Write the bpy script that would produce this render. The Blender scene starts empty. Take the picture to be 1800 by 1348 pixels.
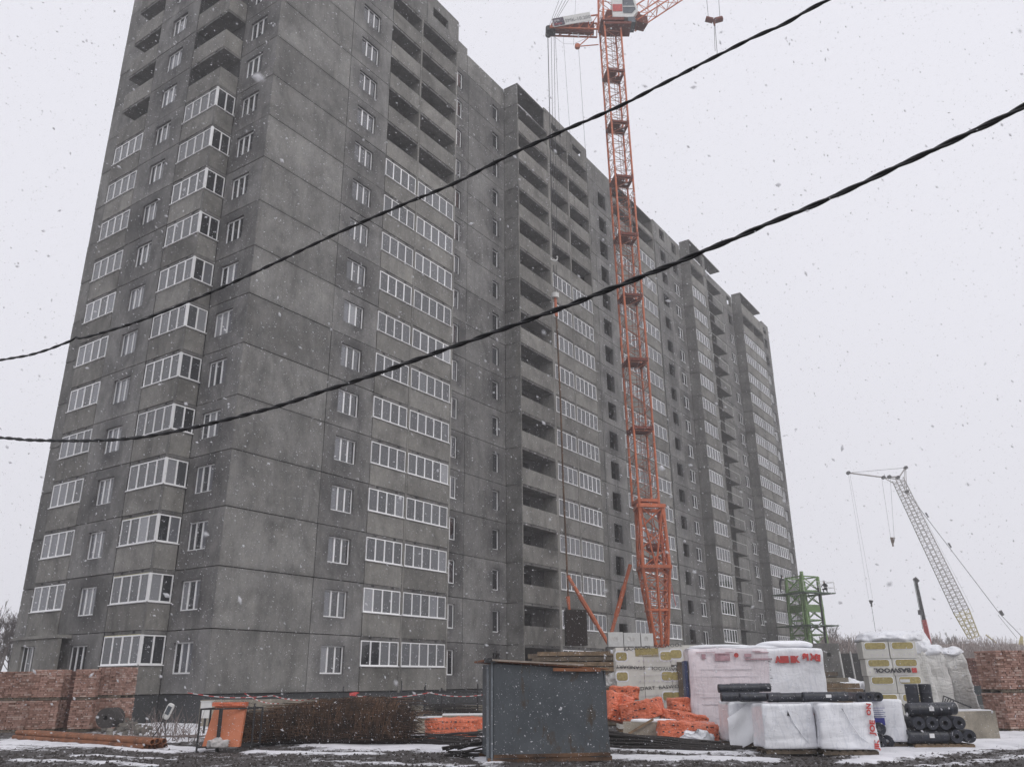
import bpy, bmesh, math, random
import numpy as np
from mathutils import Vector, Matrix, noise
R0 = random.Random(7)
S = bpy.context.scene
COL = S.collection
PI = math.pi
rad = math.radians
GZ = -1.24          # ground level (building's ground-floor line is z = 0)
H = 2.8             # storey height

# ------------------------------------------------------------------ camera
CP = Vector((-24.362, -33.110, 0.4147))
CR = Vector((0.56481, -0.82518, -0.00774)); CU = Vector((-0.27643, -0.19803, 0.94041)); CF = Vector((0.77754, 0.52902, 0.33995))
FPX = 1449.3
cam = bpy.data.cameras.new('camera'); camo = bpy.data.objects.new('camera', cam); COL.objects.link(camo)
camo.matrix_world = Matrix(((CR.x, CU.x, -CF.x, CP.x), (CR.y, CU.y, -CF.y, CP.y), (CR.z, CU.z, -CF.z, CP.z), (0, 0, 0, 1)))
cam.sensor_width = 36; cam.lens = 36 * FPX / 1800; cam.clip_end = 3000; cam.clip_start = 0.05
cam.dof.use_dof = True; cam.dof.focus_distance = 32; cam.dof.aperture_fstop = 7.0
S.camera = camo

# ------------------------------------------------------------------ sky, sun, exposure
W = bpy.data.worlds.new('World'); S.world = W; W.use_nodes = True
nt = W.node_tree; nt.nodes.clear()
wo = nt.nodes.new('ShaderNodeOutputWorld'); bg = nt.nodes.new('ShaderNodeBackground'); sk = nt.nodes.new('ShaderNodeTexSky')
sk.sky_type = 'NISHITA'; sk.sun_disc = False; sk.sun_elevation = rad(32); sk.sun_rotation = rad(160); sk.dust_density = 6; sk.air_density = 1.0
hs = nt.nodes.new('ShaderNodeHueSaturation'); hs.inputs['Saturation'].default_value = 0.12; hs.inputs['Value'].default_value = 1.0
mx = nt.nodes.new('ShaderNodeMix'); mx.data_type = 'RGBA'; mx.inputs[0].default_value = 0.93
mx.inputs[7].default_value = (7.97, 7.95, 8.60, 1)     # even cloud cover
nt.links.new(sk.outputs[0], hs.inputs['Color']); nt.links.new(hs.outputs[0], mx.inputs[6]); nt.links.new(mx.outputs[2], bg.inputs[0])
bg.inputs[1].default_value = 0.113; nt.links.new(bg.outputs[0], wo.inputs[0])
sun = bpy.data.lights.new('sun', 'SUN'); sun.energy = 0.85; sun.angle = rad(35); sun.color = (1, 0.97, 0.93)
suno = bpy.data.objects.new('sun', sun); COL.objects.link(suno)
suno.rotation_euler = Vector((-0.25, -0.75, 0.75)).to_track_quat('Z', 'Y').to_euler()
S.view_settings.view_transform = 'Standard'; S.view_settings.look = 'None'; S.view_settings.exposure = 0.0; S.view_settings.gamma = 1.0
S.view_settings.use_curve_mapping = False
S.render.engine = 'CYCLES'
S.cycles.max_bounces = 6; S.cycles.volume_bounces = 3; S.cycles.volume_step_rate = 4

# ------------------------------------------------------------------ placing helpers: a point of the survey grid from a line of sight
def ray(x, y): return CF + CR * ((x - 900) / FPX) - CU * ((y - 674) / FPX)
FH = Vector((CF.x, CF.y, 0)).normalized(); RH = Vector((FH.y, -FH.x, 0))
def at(x, y, D):                       # at horizontal depth D
    d = ray(x, y); return CP + d * (D / d.dot(FH))
def onY(x, y, Y):
    d = ray(x, y); return CP + d * ((Y - CP.y) / d.y)
def gp(x, y, z=GZ):
    d = ray(x, y); return CP + d * ((z - CP.z) / d.z)
def dep(p): return (Vector(p) - CP).dot(FH)
def gat(x, D, z=GZ):                   # on the ground under image column x at depth D
    lo = at(x, 1250, D); return Vector((lo.x, lo.y, z))
CAMYAW = math.atan2(FH.y, FH.x) - PI / 2      # rotation that turns local -Y to face the camera

# ------------------------------------------------------------------ materials
def newmat(name):
    m = bpy.data.materials.new(name); m.use_nodes = True
    b = m.node_tree.nodes['Principled BSDF']; return m, m.node_tree, b
def lk(t, a, b): t.links.new(a, b)
def noise_node(t, vec, scale, detail=4, rough=0.55, dist=0.0):
    n = t.nodes.new('ShaderNodeTexNoise'); n.inputs['Scale'].default_value = scale; n.inputs['Detail'].default_value = detail
    n.inputs['Roughness'].default_value = rough; n.inputs['Distortion'].default_value = dist
    if vec is not None: lk(t, vec, n.inputs['Vector'])
    return n
def ramp(t, fac, stops):
    r = t.nodes.new('ShaderNodeValToRGB'); e = r.color_ramp.elements
    while len(e) < len(stops): e.new(0.5)
    for i, (p, c) in enumerate(stops):
        e[i].position = p; e[i].color = (*c, 1) if len(c) == 3 else c
    lk(t, fac, r.inputs[0]); return r
def mapping(t, vec, sc=(1, 1, 1), loc=(0, 0, 0)):
    mp = t.nodes.new('ShaderNodeMapping'); mp.inputs['Scale'].default_value = sc; mp.inputs['Location'].default_value = loc
    lk(t, vec, mp.inputs[0]); return mp.outputs[0]
def mixc(t, fac, a, b, mode='MIX'):
    m = t.nodes.new('ShaderNodeMix'); m.data_type = 'RGBA'; m.blend_type = mode
    for s, v in ((m.inputs[0], fac), (m.inputs[6], a), (m.inputs[7], b)):
        if hasattr(v, 'links') or isinstance(v, bpy.types.NodeSocket): lk(t, v, s)
        elif isinstance(v, (int, float)): s.default_value = v
        else: s.default_value = (*v, 1)
    return m.outputs[2]
def bump(t, b, h, s=0.3, d=0.02):
    n = t.nodes.new('ShaderNodeBump'); n.inputs['Strength'].default_value = s; n.inputs['Distance'].default_value = d
    lk(t, h, n.inputs['Height']); lk(t, n.outputs[0], b.inputs['Normal'])
def simple(name, col, rough=0.6, metal=0.0, var=0.25, scale=6.0, dark=None, spec=None, bmp=0.0):
    m, t, b = newmat(name)
    g = t.nodes.new('ShaderNodeNewGeometry'); n = noise_node(t, g.outputs['Position'], scale, 5, 0.6)
    lo = dark if dark else tuple(c * (1 - var) for c in col); hi = tuple(min(1, c * (1 + var)) for c in col)
    r = ramp(t, n.outputs[0], [(0.3, lo), (0.7, hi)])
    oi = t.nodes.new('ShaderNodeObjectInfo'); mr = t.nodes.new('ShaderNodeMapRange'); mr.inputs[3].default_value = 0.88; mr.inputs[4].default_value = 1.12
    lk(t, oi.outputs['Random'], mr.inputs[0])
    c = mixc(t, 1.0, r.outputs[0], mr.outputs[0], 'MULTIPLY')
    lk(t, c, b.inputs['Base Color'])
    b.inputs['Roughness'].default_value = rough; b.inputs['Metallic'].default_value = metal
    if spec is not None: b.inputs['Specular IOR Level'].default_value = spec
    if bmp: bump(t, b, n.outputs[0], bmp)
    return m
def concrete(name, base, halo=False, streak=1.0):
    m, t, b = newmat(name)
    g = t.nodes.new('ShaderNodeNewGeometry'); P = g.outputs['Position']
    oi = t.nodes.new('ShaderNodeObjectInfo'); tc = t.nodes.new('ShaderNodeTexCoord')
    n1 = noise_node(t, mapping(t, P, (0.55, 0.55, 0.42)), 1.0, 5, 0.62, 0.6)          # big clouds of damp
    n2 = noise_node(t, mapping(t, P, (2.2, 2.2, 0.28)), 1.0, 6, 0.7)                  # run-off streaks
    n3 = noise_node(t, P, 9.0, 6, 0.75)                                                # grain
    c1 = tuple(base[i] * 0.60 for i in range(3)); c2 = tuple(base[i] * 1.26 for i in range(3))
    a = ramp(t, n1.outputs[0], [(0.30, c1), (0.52, base), (0.72, c2)]).outputs[0]
    s = ramp(t, n2.outputs[0], [(0.32, (0.62,) * 3), (0.5, (1.0,) * 3), (0.75, (1.12,) * 3)]).outputs[0]
    a = mixc(t, 0.55 * streak, a, s, 'MULTIPLY')
    gr = ramp(t, n3.outputs[0], [(0.25, (0.72,) * 3), (0.7, (1.18,) * 3)]).outputs[0]
    a = mixc(t, 0.7, a, gr, 'MULTIPLY')
    n5 = noise_node(t, mapping(t, P, (1, 1, .75), (7, 3, 1)), 2.1, 9, 0.82, 0.3)
    a = mixc(t, 0.8, a, ramp(t, n5.outputs[0], [(0.33, (0.66, 0.67, 0.69)), (0.5, (1.0, 1.0, 1.0)), (0.68, (1.20, 1.18, 1.14))]).outputs[0], 'MULTIPLY')
    if name == 'concrete_wall':      # smeared joint mortar along the panel edges
        sx = t.nodes.new('ShaderNodeSeparateXYZ'); lk(t, tc.outputs['Object'], sx.inputs[0]); ab = t.nodes.new('ShaderNodeMath'); ab.operation = 'ABSOLUTE'; lk(t, sx.outputs[2], ab.inputs[0])
        ed = t.nodes.new('ShaderNodeMath'); ed.operation = 'MULTIPLY_ADD'; ed.inputs[1].default_value = .5; lk(t, n2.outputs[0], ed.inputs[0]); lk(t, ab.outputs[0], ed.inputs[2])
        em = t.nodes.new('ShaderNodeMapRange'); em.inputs[1].default_value = 1.38; em.inputs[2].default_value = 1.68; lk(t, ed.outputs[0], em.inputs[0])
        a = mixc(t, em.outputs[0], a, mixc(t, 1.0, a, (0.80, 0.80, 0.80), 'MULTIPLY'))
    mr = t.nodes.new('ShaderNodeMapRange'); mr.inputs[3].default_value = 0.80; mr.inputs[4].default_value = 1.18
    lk(t, oi.outputs['Random'], mr.inputs[0]); a = mixc(t, 1.0, a, mr.outputs[0], 'MULTIPLY')
    if halo:    # damp ring round the window opening (panel origin = middle of the opening)
        ml = t.nodes.new('ShaderNodeVectorMath'); ml.operation = 'LENGTH'
        lk(t, mapping(t, tc.outputs['Object'], (0.85, 0.0, 0.85), (0, 0, 0)), ml.inputs[0])
        ad = t.nodes.new('ShaderNodeMath'); ad.operation = 'MULTIPLY_ADD'; ad.inputs[1].default_value = 1.1; lk(t, n1.outputs[0], ad.inputs[0]); lk(t, ml.outputs['Value'], ad.inputs[2])
        hr = ramp(t, ad.outputs[0], [(0.55, (0.64, 0.64, 0.66)), (1.0, (1, 1, 1))]); hr.color_ramp.elements[0].position = 0.6
        mr2 = t.nodes.new('ShaderNodeMapRange'); mr2.inputs[1].default_value = 1.15; mr2.inputs[2].default_value = 1.95; mr2.inputs[3].default_value = 0.0; mr2.inputs[4].default_value = 1.0
        lk(t, ad.outputs[0], mr2.inputs[0]); lk(t, mr2.outputs[0], hr.inputs[0]); hr.color_ramp.elements[0].position = 0.0
        a = mixc(t, 1.0, a, hr.outputs[0], 'MULTIPLY')
    lk(t, a, b.inputs['Base Color']); b.inputs['Roughness'].default_value = 0.92; b.inputs['Specular IOR Level'].default_value = 0.25
    bump(t, b, n3.outputs[0], 0.35, 0.02)
    return m
M = {}
M['conc'] = concrete('concrete_wall', (0.203, 0.199, 0.190))
M['concw'] = concrete('concrete_window_wall', (0.198, 0.194, 0.188), halo=True)
M['par'] = concrete('concrete_parapet', (0.226, 0.219, 0.203), streak=0.6)
M['slab'] = concrete('concrete_slab', (0.16, 0.156, 0.15))
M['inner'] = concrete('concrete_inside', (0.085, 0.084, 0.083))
M['plinth'] = simple('plinth_bitumen', (0.045, 0.047, 0.05), 0.8)
M['notch'] = simple('joint_filler', (0.018, 0.018, 0.018), 0.95)
M['frame'] = simple('white_plastic', (0.86, 0.86, 0.86), 0.4, var=0.04)
M['foam'] = simple('mounting_foam', (0.62, 0.58, 0.33), 0.8)
m, t, b = newmat('window_glass'); oi = t.nodes.new('ShaderNodeObjectInfo')
r = ramp(t, oi.outputs['Random'], [(0.0, (0.012, 0.013, 0.016)), (0.55, (0.03, 0.032, 0.037)), (1.0, (0.085, 0.088, 0.095))])
lk(t, r.outputs[0], b.inputs['Base Color']); b.inputs['Roughness'].default_value = 0.06; b.inputs['IOR'].default_value = 1.9; M['glass'] = m
m, t, b = newmat('window_glass_pale_painted_sheen'); b.inputs['Base Color'].default_value = (0.15, 0.155, 0.17, 1); b.inputs['Roughness'].default_value = 0.08; b.inputs['IOR'].default_value = 1.8; M['glass2'] = m  # pale pane tone; on the far gable windows it paints in grazing reflection
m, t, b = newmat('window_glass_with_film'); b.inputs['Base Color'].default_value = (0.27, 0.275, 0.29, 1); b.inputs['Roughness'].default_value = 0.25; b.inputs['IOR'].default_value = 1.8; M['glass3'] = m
def orange_steel(name, c):
    return simple(name, c, 0.5, 0.0, var=0.22, scale=2.5)
M['crane'] = orange_steel('orange_crane_paint', (0.50, 0.125, 0.048))
M['cranebrace'] = simple('crane_brace_paint', (0.30, 0.10, 0.055), 0.6)
M['cranedark'] = simple('crane_deck_mesh', (0.16, 0.035, 0.02), 0.8)
M['steel'] = simple('dark_steel', (0.035, 0.035, 0.037), 0.55, 0.3)
M['rope'] = simple('wire_rope', (0.06, 0.06, 0.065), 0.7)
M['white'] = simple('white_paint', (0.62, 0.62, 0.60), 0.5, var=0.1)
M['cabglass'] = simple('cab_glass', (0.10, 0.115, 0.13), 0.1, var=0.2)
M['red'] = simple('red_print', (0.50, 0.06, 0.055), 0.5)
M['black'] = simple('black_print', (0.03, 0.03, 0.035), 0.6)
M['blue'] = simple('blue_print', (0.03, 0.035, 0.25), 0.5)
M['green'] = simple('green_crane_paint', (0.16, 0.27, 0.09), 0.5, var=0.3)
M['yellow'] = simple('pale_yellow_boom_paint', (0.50, 0.42, 0.16), 0.5, var=0.2)
M['greyboom'] = simple('grey_lattice_paint', (0.30, 0.27, 0.25), 0.6)
M['rust'] = simple('rust', (0.13, 0.072, 0.04), 0.9, dark=(0.04, 0.023, 0.014), scale=2.0)
M['rustcore'] = simple('rust_dark', (0.022, 0.013, 0.010), 0.95)
M['rebar'] = simple('dark_rebar', (0.035, 0.03, 0.028), 0.75)
M['shed'] = None
M['orange'] = None
M['orangep'] = simple('pale_orange_board', (0.52, 0.17, 0.08), 0.5, var=0.15, scale=3)
def filmmat(name, col, rough, bs=.17, fs=.62):
    m, t, b = newmat(name); g = t.nodes.new('ShaderNodeNewGeometry'); P = g.outputs['Position']
    n1 = noise_node(t, mapping(t, P, (3.2, 3.2, .9)), 1.6 * fs, 3, .5, 1.8); n2 = noise_node(t, mapping(t, P, (1, 1, 2.6)), 3.0 * fs, 3, .5, 1.2); n3 = noise_node(t, P, 1.1, 4)
    c = ramp(t, n3.outputs[0], [(.3, tuple(x * .86 for x in col)), (.7, tuple(min(1, x * 1.06) for x in col))]).outputs[0]
    rd = ramp(t, n1.outputs[0], [(.46, (.0, 0, 0)), (.5, (1, 1, 1)), (.54, (0, 0, 0))]).outputs[0]
    c = mixc(t, rd, c, mixc(t, 1.0, c, (.86, .87, .89), 'MULTIPLY')); lk(t, c, b.inputs['Base Color']); b.inputs['Roughness'].default_value = rough
    b.inputs['Coat Weight'].default_value = .5; b.inputs['Coat Roughness'].default_value = .12
    ad = t.nodes.new('ShaderNodeMath'); ad.operation = 'ADD'; lk(t, n1.outputs[0], ad.inputs[0]); lk(t, n2.outputs[0], ad.inputs[1]); bump(t, b, ad.outputs[0], bs, .12); return m
M['film'] = filmmat('white_film', (0.82, 0.83, 0.86), 0.30)
M['filmpink'] = filmmat('white_film_over_pink', (0.76, 0.69, 0.72), 0.35)
M['filmgrey'] = filmmat('translucent_film_over_grey_wool', (0.60, 0.59, 0.56), 0.28, .5, .9)
M['pack'] = simple('wool_pack_wrapping', (0.60, 0.59, 0.54), 0.4, var=0.10, scale=3)
M['wool'] = simple('mineral_wool', (0.36, 0.30, 0.13), 0.95, var=0.25, scale=14)
M['orange'] = filmmat('orange_film', (0.80, 0.19, 0.085), 0.38, .8, 1.2)
M['wood'] = simple('wood', (0.20, 0.14, 0.085), 0.85, var=0.4, scale=5)
M['wooddark'] = simple('dark_wet_wood', (0.11, 0.085, 0.06), 0.85, var=0.45, scale=4)
M['woodrust'] = simple('rusty_orange_steel', (0.20, 0.075, 0.03), 0.75, var=0.45, scale=3)
M['roll'] = simple('roofing_roll', (0.020, 0.023, 0.033), 0.42, var=0.5, scale=8)
M['paper'] = simple('label_paper', (0.65, 0.65, 0.65), 0.6, var=0.05)
M['snow'] = simple('snow', (0.80, 0.81, 0.84), 0.7, var=0.05, scale=3)
M['concblock'] = concrete('concrete_block', (0.30, 0.27, 0.22), streak=0.3)
M['bark'] = simple('bark', (0.16, 0.13, 0.12), 0.9)
M['cloth'] = simple('dark_workwear', (0.025, 0.025, 0.03), 0.85)
M['skin'] = simple('skin', (0.35, 0.2, 0.15), 0.6)
M['earth'] = simple('excavated_earth', (0.34, 0.30, 0.285), 0.95, var=0.3, scale=0.8)
def brickmat(name, a, b_, c):
    m, t, b = newmat(name); g = t.nodes.new('ShaderNodeNewGeometry'); n = noise_node(t, g.outputs['Position'], 7, 3, 0.6); n2 = noise_node(t, g.outputs['Position'], 1.2, 4, 0.6)
    r = ramp(t, n.outputs[0], [(0.30, a), (0.5, b_), (0.68, c)]); w = ramp(t, n2.outputs[0], [(0.35, (0.62, 0.6, 0.6)), (0.65, (1.15, 1.1, 1.1))])
    lk(t, mixc(t, 1.0, r.outputs[0], w.outputs[0], 'MULTIPLY'), b.inputs['Base Color']); b.inputs['Roughness'].default_value = 0.9; return m
M['bricks4'] = [simple('brick_%s' % n_, c_, 0.92, var=.18, scale=9) for n_, c_ in (('red', (.31, .18, .14)), ('pale', (.46, .33, .28)), ('brown', (.20, .11, .08)), ('pink', (.39, .24, .195)))]
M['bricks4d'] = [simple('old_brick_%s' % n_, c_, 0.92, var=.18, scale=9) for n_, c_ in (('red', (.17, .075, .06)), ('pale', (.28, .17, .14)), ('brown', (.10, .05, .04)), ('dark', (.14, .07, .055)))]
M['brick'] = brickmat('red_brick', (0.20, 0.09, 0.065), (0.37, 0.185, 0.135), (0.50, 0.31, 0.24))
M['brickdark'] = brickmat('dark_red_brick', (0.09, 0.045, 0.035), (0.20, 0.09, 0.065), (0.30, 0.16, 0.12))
# shed plate
m, t, b = newmat('grey_blue_painted_plate'); g = t.nodes.new('ShaderNodeNewGeometry'); tc = t.nodes.new('ShaderNodeTexCoord')
n = noise_node(t, mapping(t, tc.outputs['Object'], (1.2, 1.2, 0.7)), 1.6, 6, 0.65); n2 = noise_node(t, g.outputs['Position'], 14, 5, 0.7)
c = ramp(t, n.outputs[0], [(0.3, (0.050, 0.060, 0.069)), (0.7, (0.082, 0.093, 0.104))]).outputs[0]
n3 = noise_node(t, mapping(t, tc.outputs['Object'], (2.2, 2.2, 0.9), (3, 1, 0)), 1.5, 6, 0.75)
rm = ramp(t, n3.outputs[0], [(0.56, (0, 0, 0)), (0.66, (1, 1, 1))]).outputs[0]
c = mixc(t, rm, c, (0.055, 0.040, 0.026)); c = mixc(t, 0.35, c, ramp(t, n2.outputs[0], [(0.3, (0.7,) * 3), (0.7, (1.2,) * 3)]).outputs[0], 'MULTIPLY')
lk(t, c, b.inputs['Base Color']); b.inputs['Roughness'].default_value = 0.55; bump(t, b, n.outputs[0], 0.25, 0.05); M['shed'] = m
# ground: mud and lying snow, mixed by a vertex attribute and fine noise
m, t, b = newmat('mud_and_snow'); g = t.nodes.new('ShaderNodeNewGeometry'); P = g.outputs['Position']
at_ = t.nodes.new('ShaderNodeAttribute'); at_.attribute_name = 'snow'
nf = noise_node(t, P, 4.5, 9, 0.78, 0.8); nm = noise_node(t, P, 1.3, 5, 0.6); ng = noise_node(t, P, 22, 4, 0.7)
ad = t.nodes.new('ShaderNodeMath'); ad.operation = 'ADD'; lk(t, nf.outputs[0], ad.inputs[0]); lk(t, at_.outputs['Fac'], ad.inputs[1])
mask = ramp(t, ad.outputs[0], [(0.56, (0, 0, 0)), (0.66, (1, 1, 1))]).outputs[0]
mud = ramp(t, ng.outputs[0], [(0.3, (0.022, 0.019, 0.018)), (0.7, (0.085, 0.074, 0.070))]).outputs[0]
mud = mixc(t, 0.6, mud, ramp(t, nm.outputs[0], [(0.35, (0.55,) * 3), (0.65, (1.3,) * 3)]).outputs[0], 'MULTIPLY')
sn = ramp(t, nm.outputs[0], [(0.3, (0.62, 0.62, 0.65)), (0.6, (0.80, 0.80, 0.83))]).outputs[0]
lk(t, mixc(t, mask, mud, sn), b.inputs['Base Color']); b.inputs['Roughness'].default_value = 0.75; bump(t, b, nf.outputs[0], 0.6, 0.06); M['ground'] = m

# ------------------------------------------------------------------ mesh builder
def tagv(o, label=None, cat=None, group=None, kind=None):
    if label: o['label'] = label
    if cat: o['category'] = cat
    if group: o['group'] = group
    if kind: o['kind'] = kind
    return o
def empty(name, loc=(0, 0, 0), rz=0, **k):
    o = bpy.data.objects.new(name, None); COL.objects.link(o); o.location = loc; o.rotation_euler = (0, 0, rz); o.empty_display_size = 0.3
    return tagv(o, **k)
def inst(name, me, parent=None, loc=(0, 0, 0), rot=(0, 0, 0), **k):
    o = bpy.data.objects.new(name, me); COL.objects.link(o); o.location = loc; o.rotation_euler = rot
    if parent: o.parent = parent
    return tagv(o, **k)
class MB:
    def __init__(s): s.v = []; s.f = []; s.m = []; s.cur = 0; s.xf = None
    def add(s, vs, fs):
        n = len(s.v)
        if s.xf is not None: vs = [s.xf @ Vector(p) for p in vs]
        s.v += [tuple(p) for p in vs]; s.f += [tuple(i + n for i in f) for f in fs]; s.m += [s.cur] * len(fs); return s
    def box(s, a, b, jit=0.0):
        x0, y0, z0 = a; x1, y1, z1 = b
        vs = [(x0, y0, z0), (x1, y0, z0), (x1, y1, z0), (x0, y1, z0), (x0, y0, z1), (x1, y0, z1), (x1, y1, z1), (x0, y1, z1)]
        if jit: vs = [tuple(c + R0.uniform(-jit, jit) for c in p) for p in vs]
        return s.add(vs, [(0, 3, 2, 1), (4, 5, 6, 7), (0, 1, 5, 4), (1, 2, 6, 5), (2, 3, 7, 6), (3, 0, 4, 7)])
    def cbox(s, c, d, rz=0.0, rx=0.0, ry=0.0):
        old = s.xf; mt = Matrix.Translation(c) @ Matrix.Rotation(rz, 4, 'Z') @ Matrix.Rotation(ry, 4, 'Y') @ Matrix.Rotation(rx, 4, 'X')
        s.xf = mt if old is None else old @ mt
        s.box((-d[0] / 2, -d[1] / 2, -d[2] / 2), (d[0] / 2, d[1] / 2, d[2] / 2)); s.xf = old; return s
    def bar(s, p, q, r, n=4, r2=None):
        p = Vector(p); q = Vector(q); d = q - p
        if d.length < 1e-6: return s
        d.normalize(); u = d.cross(Vector((0, 0, 1)));
        if u.length < 0.05: u = d.cross(Vector((1, 0, 0)))
        u.normalize(); w = d.cross(u); r2 = r if r2 is None else r2
        vs = []
        for i in range(n):
            a = 2 * PI * (i + 0.5) / n; e = u * math.cos(a) + w * math.sin(a)
            vs += [p + e * r, q + e * r2]
        fs = [(2 * i, 2 * ((i + 1) % n), 2 * ((i + 1) % n) + 1, 2 * i + 1) for i in range(n)]
        fs += [tuple(2 * i for i in reversed(range(n))), tuple(2 * i + 1 for i in range(n))]
        return s.add(vs, fs)
    def tube(s, pts, r, n=6):
        pts = [Vector(p) for p in pts]; rings = []
        for i, p in enumerate(pts):
            d = (pts[min(i + 1, len(pts) - 1)] - pts[max(i - 1, 0)]).normalized(); u = d.cross(Vector((0, 0, 1)))
            if u.length < 0.05: u = d.cross(Vector((1, 0, 0)))
            u.normalize(); w = d.cross(u); rr = r[i] if isinstance(r, (list, tuple)) else r
            rings.append([p + (u * math.cos(2 * PI * k / n) + w * math.sin(2 * PI * k / n)) * rr for k in range(n)])
        vs = [p for q in rings for p in q]; fs = []
        for i in range(len(pts) - 1):
            for k in range(n):
                a = i * n + k; b_ = i * n + (k + 1) % n; fs.append((a, b_, b_ + n, a + n))
        fs += [tuple(reversed(range(n))), tuple(range(len(vs) - n, len(vs)))]
        return s.add(vs, fs)
    def cyl(s, p, q, r, n=20, hole=0.0):      # solid or hollow roll
        p = Vector(p); q = Vector(q); d = (q - p).normalized(); u = d.cross(Vector((0, 0, 1)))
        if u.length < 0.05: u = d.cross(Vector((1, 0, 0)))
        u.normalize(); w = d.cross(u); vs = []; L = [(p, r), (q, r)] + ([(q, hole), (p, hole)] if hole else [])
        for c, rr in L:
            vs += [c + (u * math.cos(2 * PI * k / n) + w * math.sin(2 * PI * k / n)) * rr for k in range(n)]
        fs = []; m_ = len(L)
        for j in range(m_ if hole else 1):
            for k in range(n):
                a = j * n + k; b_ = j * n + (k + 1) % n; jn = ((j + 1) % m_) * n
                fs.append((a, b_, jn + (k + 1) % n, jn + k))
        if not hole: fs += [tuple(reversed(range(n))), tuple(range(n, 2 * n))]
        return s.add(vs, fs)
    def mesh(s, name, mats):
        me = bpy.data.meshes.new(name); me.from_pydata(s.v, [], s.f)
        for mm in (mats if isinstance(mats, (list, tuple)) else [mats]): me.materials.append(mm)
        if any(s.m): me.polygons.foreach_set('material_index', s.m)
        me.update(); return me
    def build(s, name, mats, parent=None, loc=(0, 0, 0), rot=(0, 0, 0), smooth=False, **k):
        me = s.mesh(name, mats)
        if smooth: me.polygons.foreach_set('use_smooth', [True] * len(me.polygons))
        return inst(name, me, parent, loc, rot, **k)
def soft(dx, dy, dz, seed=0, rnd=0.12, amp=0.03, freq=1.6, n=9, taper=0.0, sag=0.0, fold=0.0):
    """rounded, creased wrapped bundle; origin at the middle of its base"""
    bm = bmesh.new(); bmesh.ops.create_cube(bm, size=2.0); bmesh.ops.subdivide_edges(bm, edges=bm.edges[:], cuts=n, use_grid_fill=True)
    for v in bm.verts:
        x, y, z = v.co; p = Vector((x, y, z))
        e = 1 - rnd; q = Vector((max(-e, min(e, x)), max(-e, min(e, y)), max(-e, min(e, z)))); d = p - q
        if d.length > 1e-6: p = q + d.normalized() * min(rnd, d.length) if rnd > 0 else p
        f = 1 + taper * (1 - (p.z + 1) / 2)
        w = Vector((p.x * dx / 2 * f, p.y * dy / 2 * f, (p.z + 1) * dz / 2))
        nz = noise.noise_vector(w * freq + Vector((seed * 7.3, seed * 1.7, seed))) * amp
        cr = abs(noise.noise(Vector((w.x * freq * 2.6 + seed, w.y * freq * 2.6, w.z * freq * 1.0)))) * amp * 1.2
        if fold: cr += fold * abs(noise.noise(Vector((w.x * 1.2 + seed, w.y * 1.2, w.z * 14))))
        w += nz; w -= Vector((p.x, p.y, 0)).normalized() * cr if (abs(p.x) + abs(p.y)) > 0.2 else Vector((0, 0, 0))
        if sag: w.z -= sag * (1 - abs(p.x)) * (p.z + 1) / 2
        w.z = max(w.z, 0.0) if z < -0.99 else w.z
        v.co = w
    me = bpy.data.meshes.new('bundle'); bm.to_mesh(me); bm.free()
    me.polygons.foreach_set('use_smooth', [True] * len(me.polygons)); return me
def lattice(mb, p0, p1, w0, w1, side, nseg, rc, rb, faces=4, tri=False):
    """square (or triangular) truss between two points; side = direction of its local x"""
    p0 = Vector(p0); p1 = Vector(p1); d = (p1 - p0).normalized(); sx = Vector(side); sx = (sx - d * sx.dot(d)).normalized(); sy = d.cross(sx)
    cs = [(-1, -1), (1, -1), (1, 1), (-1, 1)] if not tri else [(-1, -0.6), (1, -0.6), (0, 0.9)]
    def c(i, t):
        w = (w0 + (w1 - w0) * t) / 2; a, b_ = cs[i % len(cs)]; return p0 + (p1 - p0) * t + sx * a * w + sy * b_ * w
    for i in range(len(cs)): mb.bar(c(i, 0), c(i, 1), rc, 6)
    for k in range(nseg):
        t0 = k / nseg; t1 = (k + 1) / nseg; tm = (t0 + t1) / 2
        for i in range(len(cs)):
            mb.bar(c(i, t0), c(i + 1, t0), rb, 3)
            if k % 2 == 0: mb.bar(c(i, t0), c(i + 1, t1), rb, 3)
            else: mb.bar(c(i + 1, t0), c(i, t1), rb, 3)
    return c
def text(name, body, size, mat, parent, loc, rot, ext=0.004, sx=1.0, align='LEFT', bold=0.0):
    cu = bpy.data.curves.new(name, 'FONT'); cu.body = body; cu.size = size; cu.extrude = ext; cu.align_x = align; cu.offset = bold; cu.resolution_u = 2
    cu.materials.append(mat); tmp = bpy.data.objects.new(name, cu); me = bpy.data.meshes.new_from_object(tmp); bpy.data.objects.remove(tmp)
    o = bpy.data.objects.new(name, me); COL.objects.link(o); o.parent = parent; o.location = loc; o.rotation_euler = rot; o.scale = (sx, 1, 1)
    return o
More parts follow.
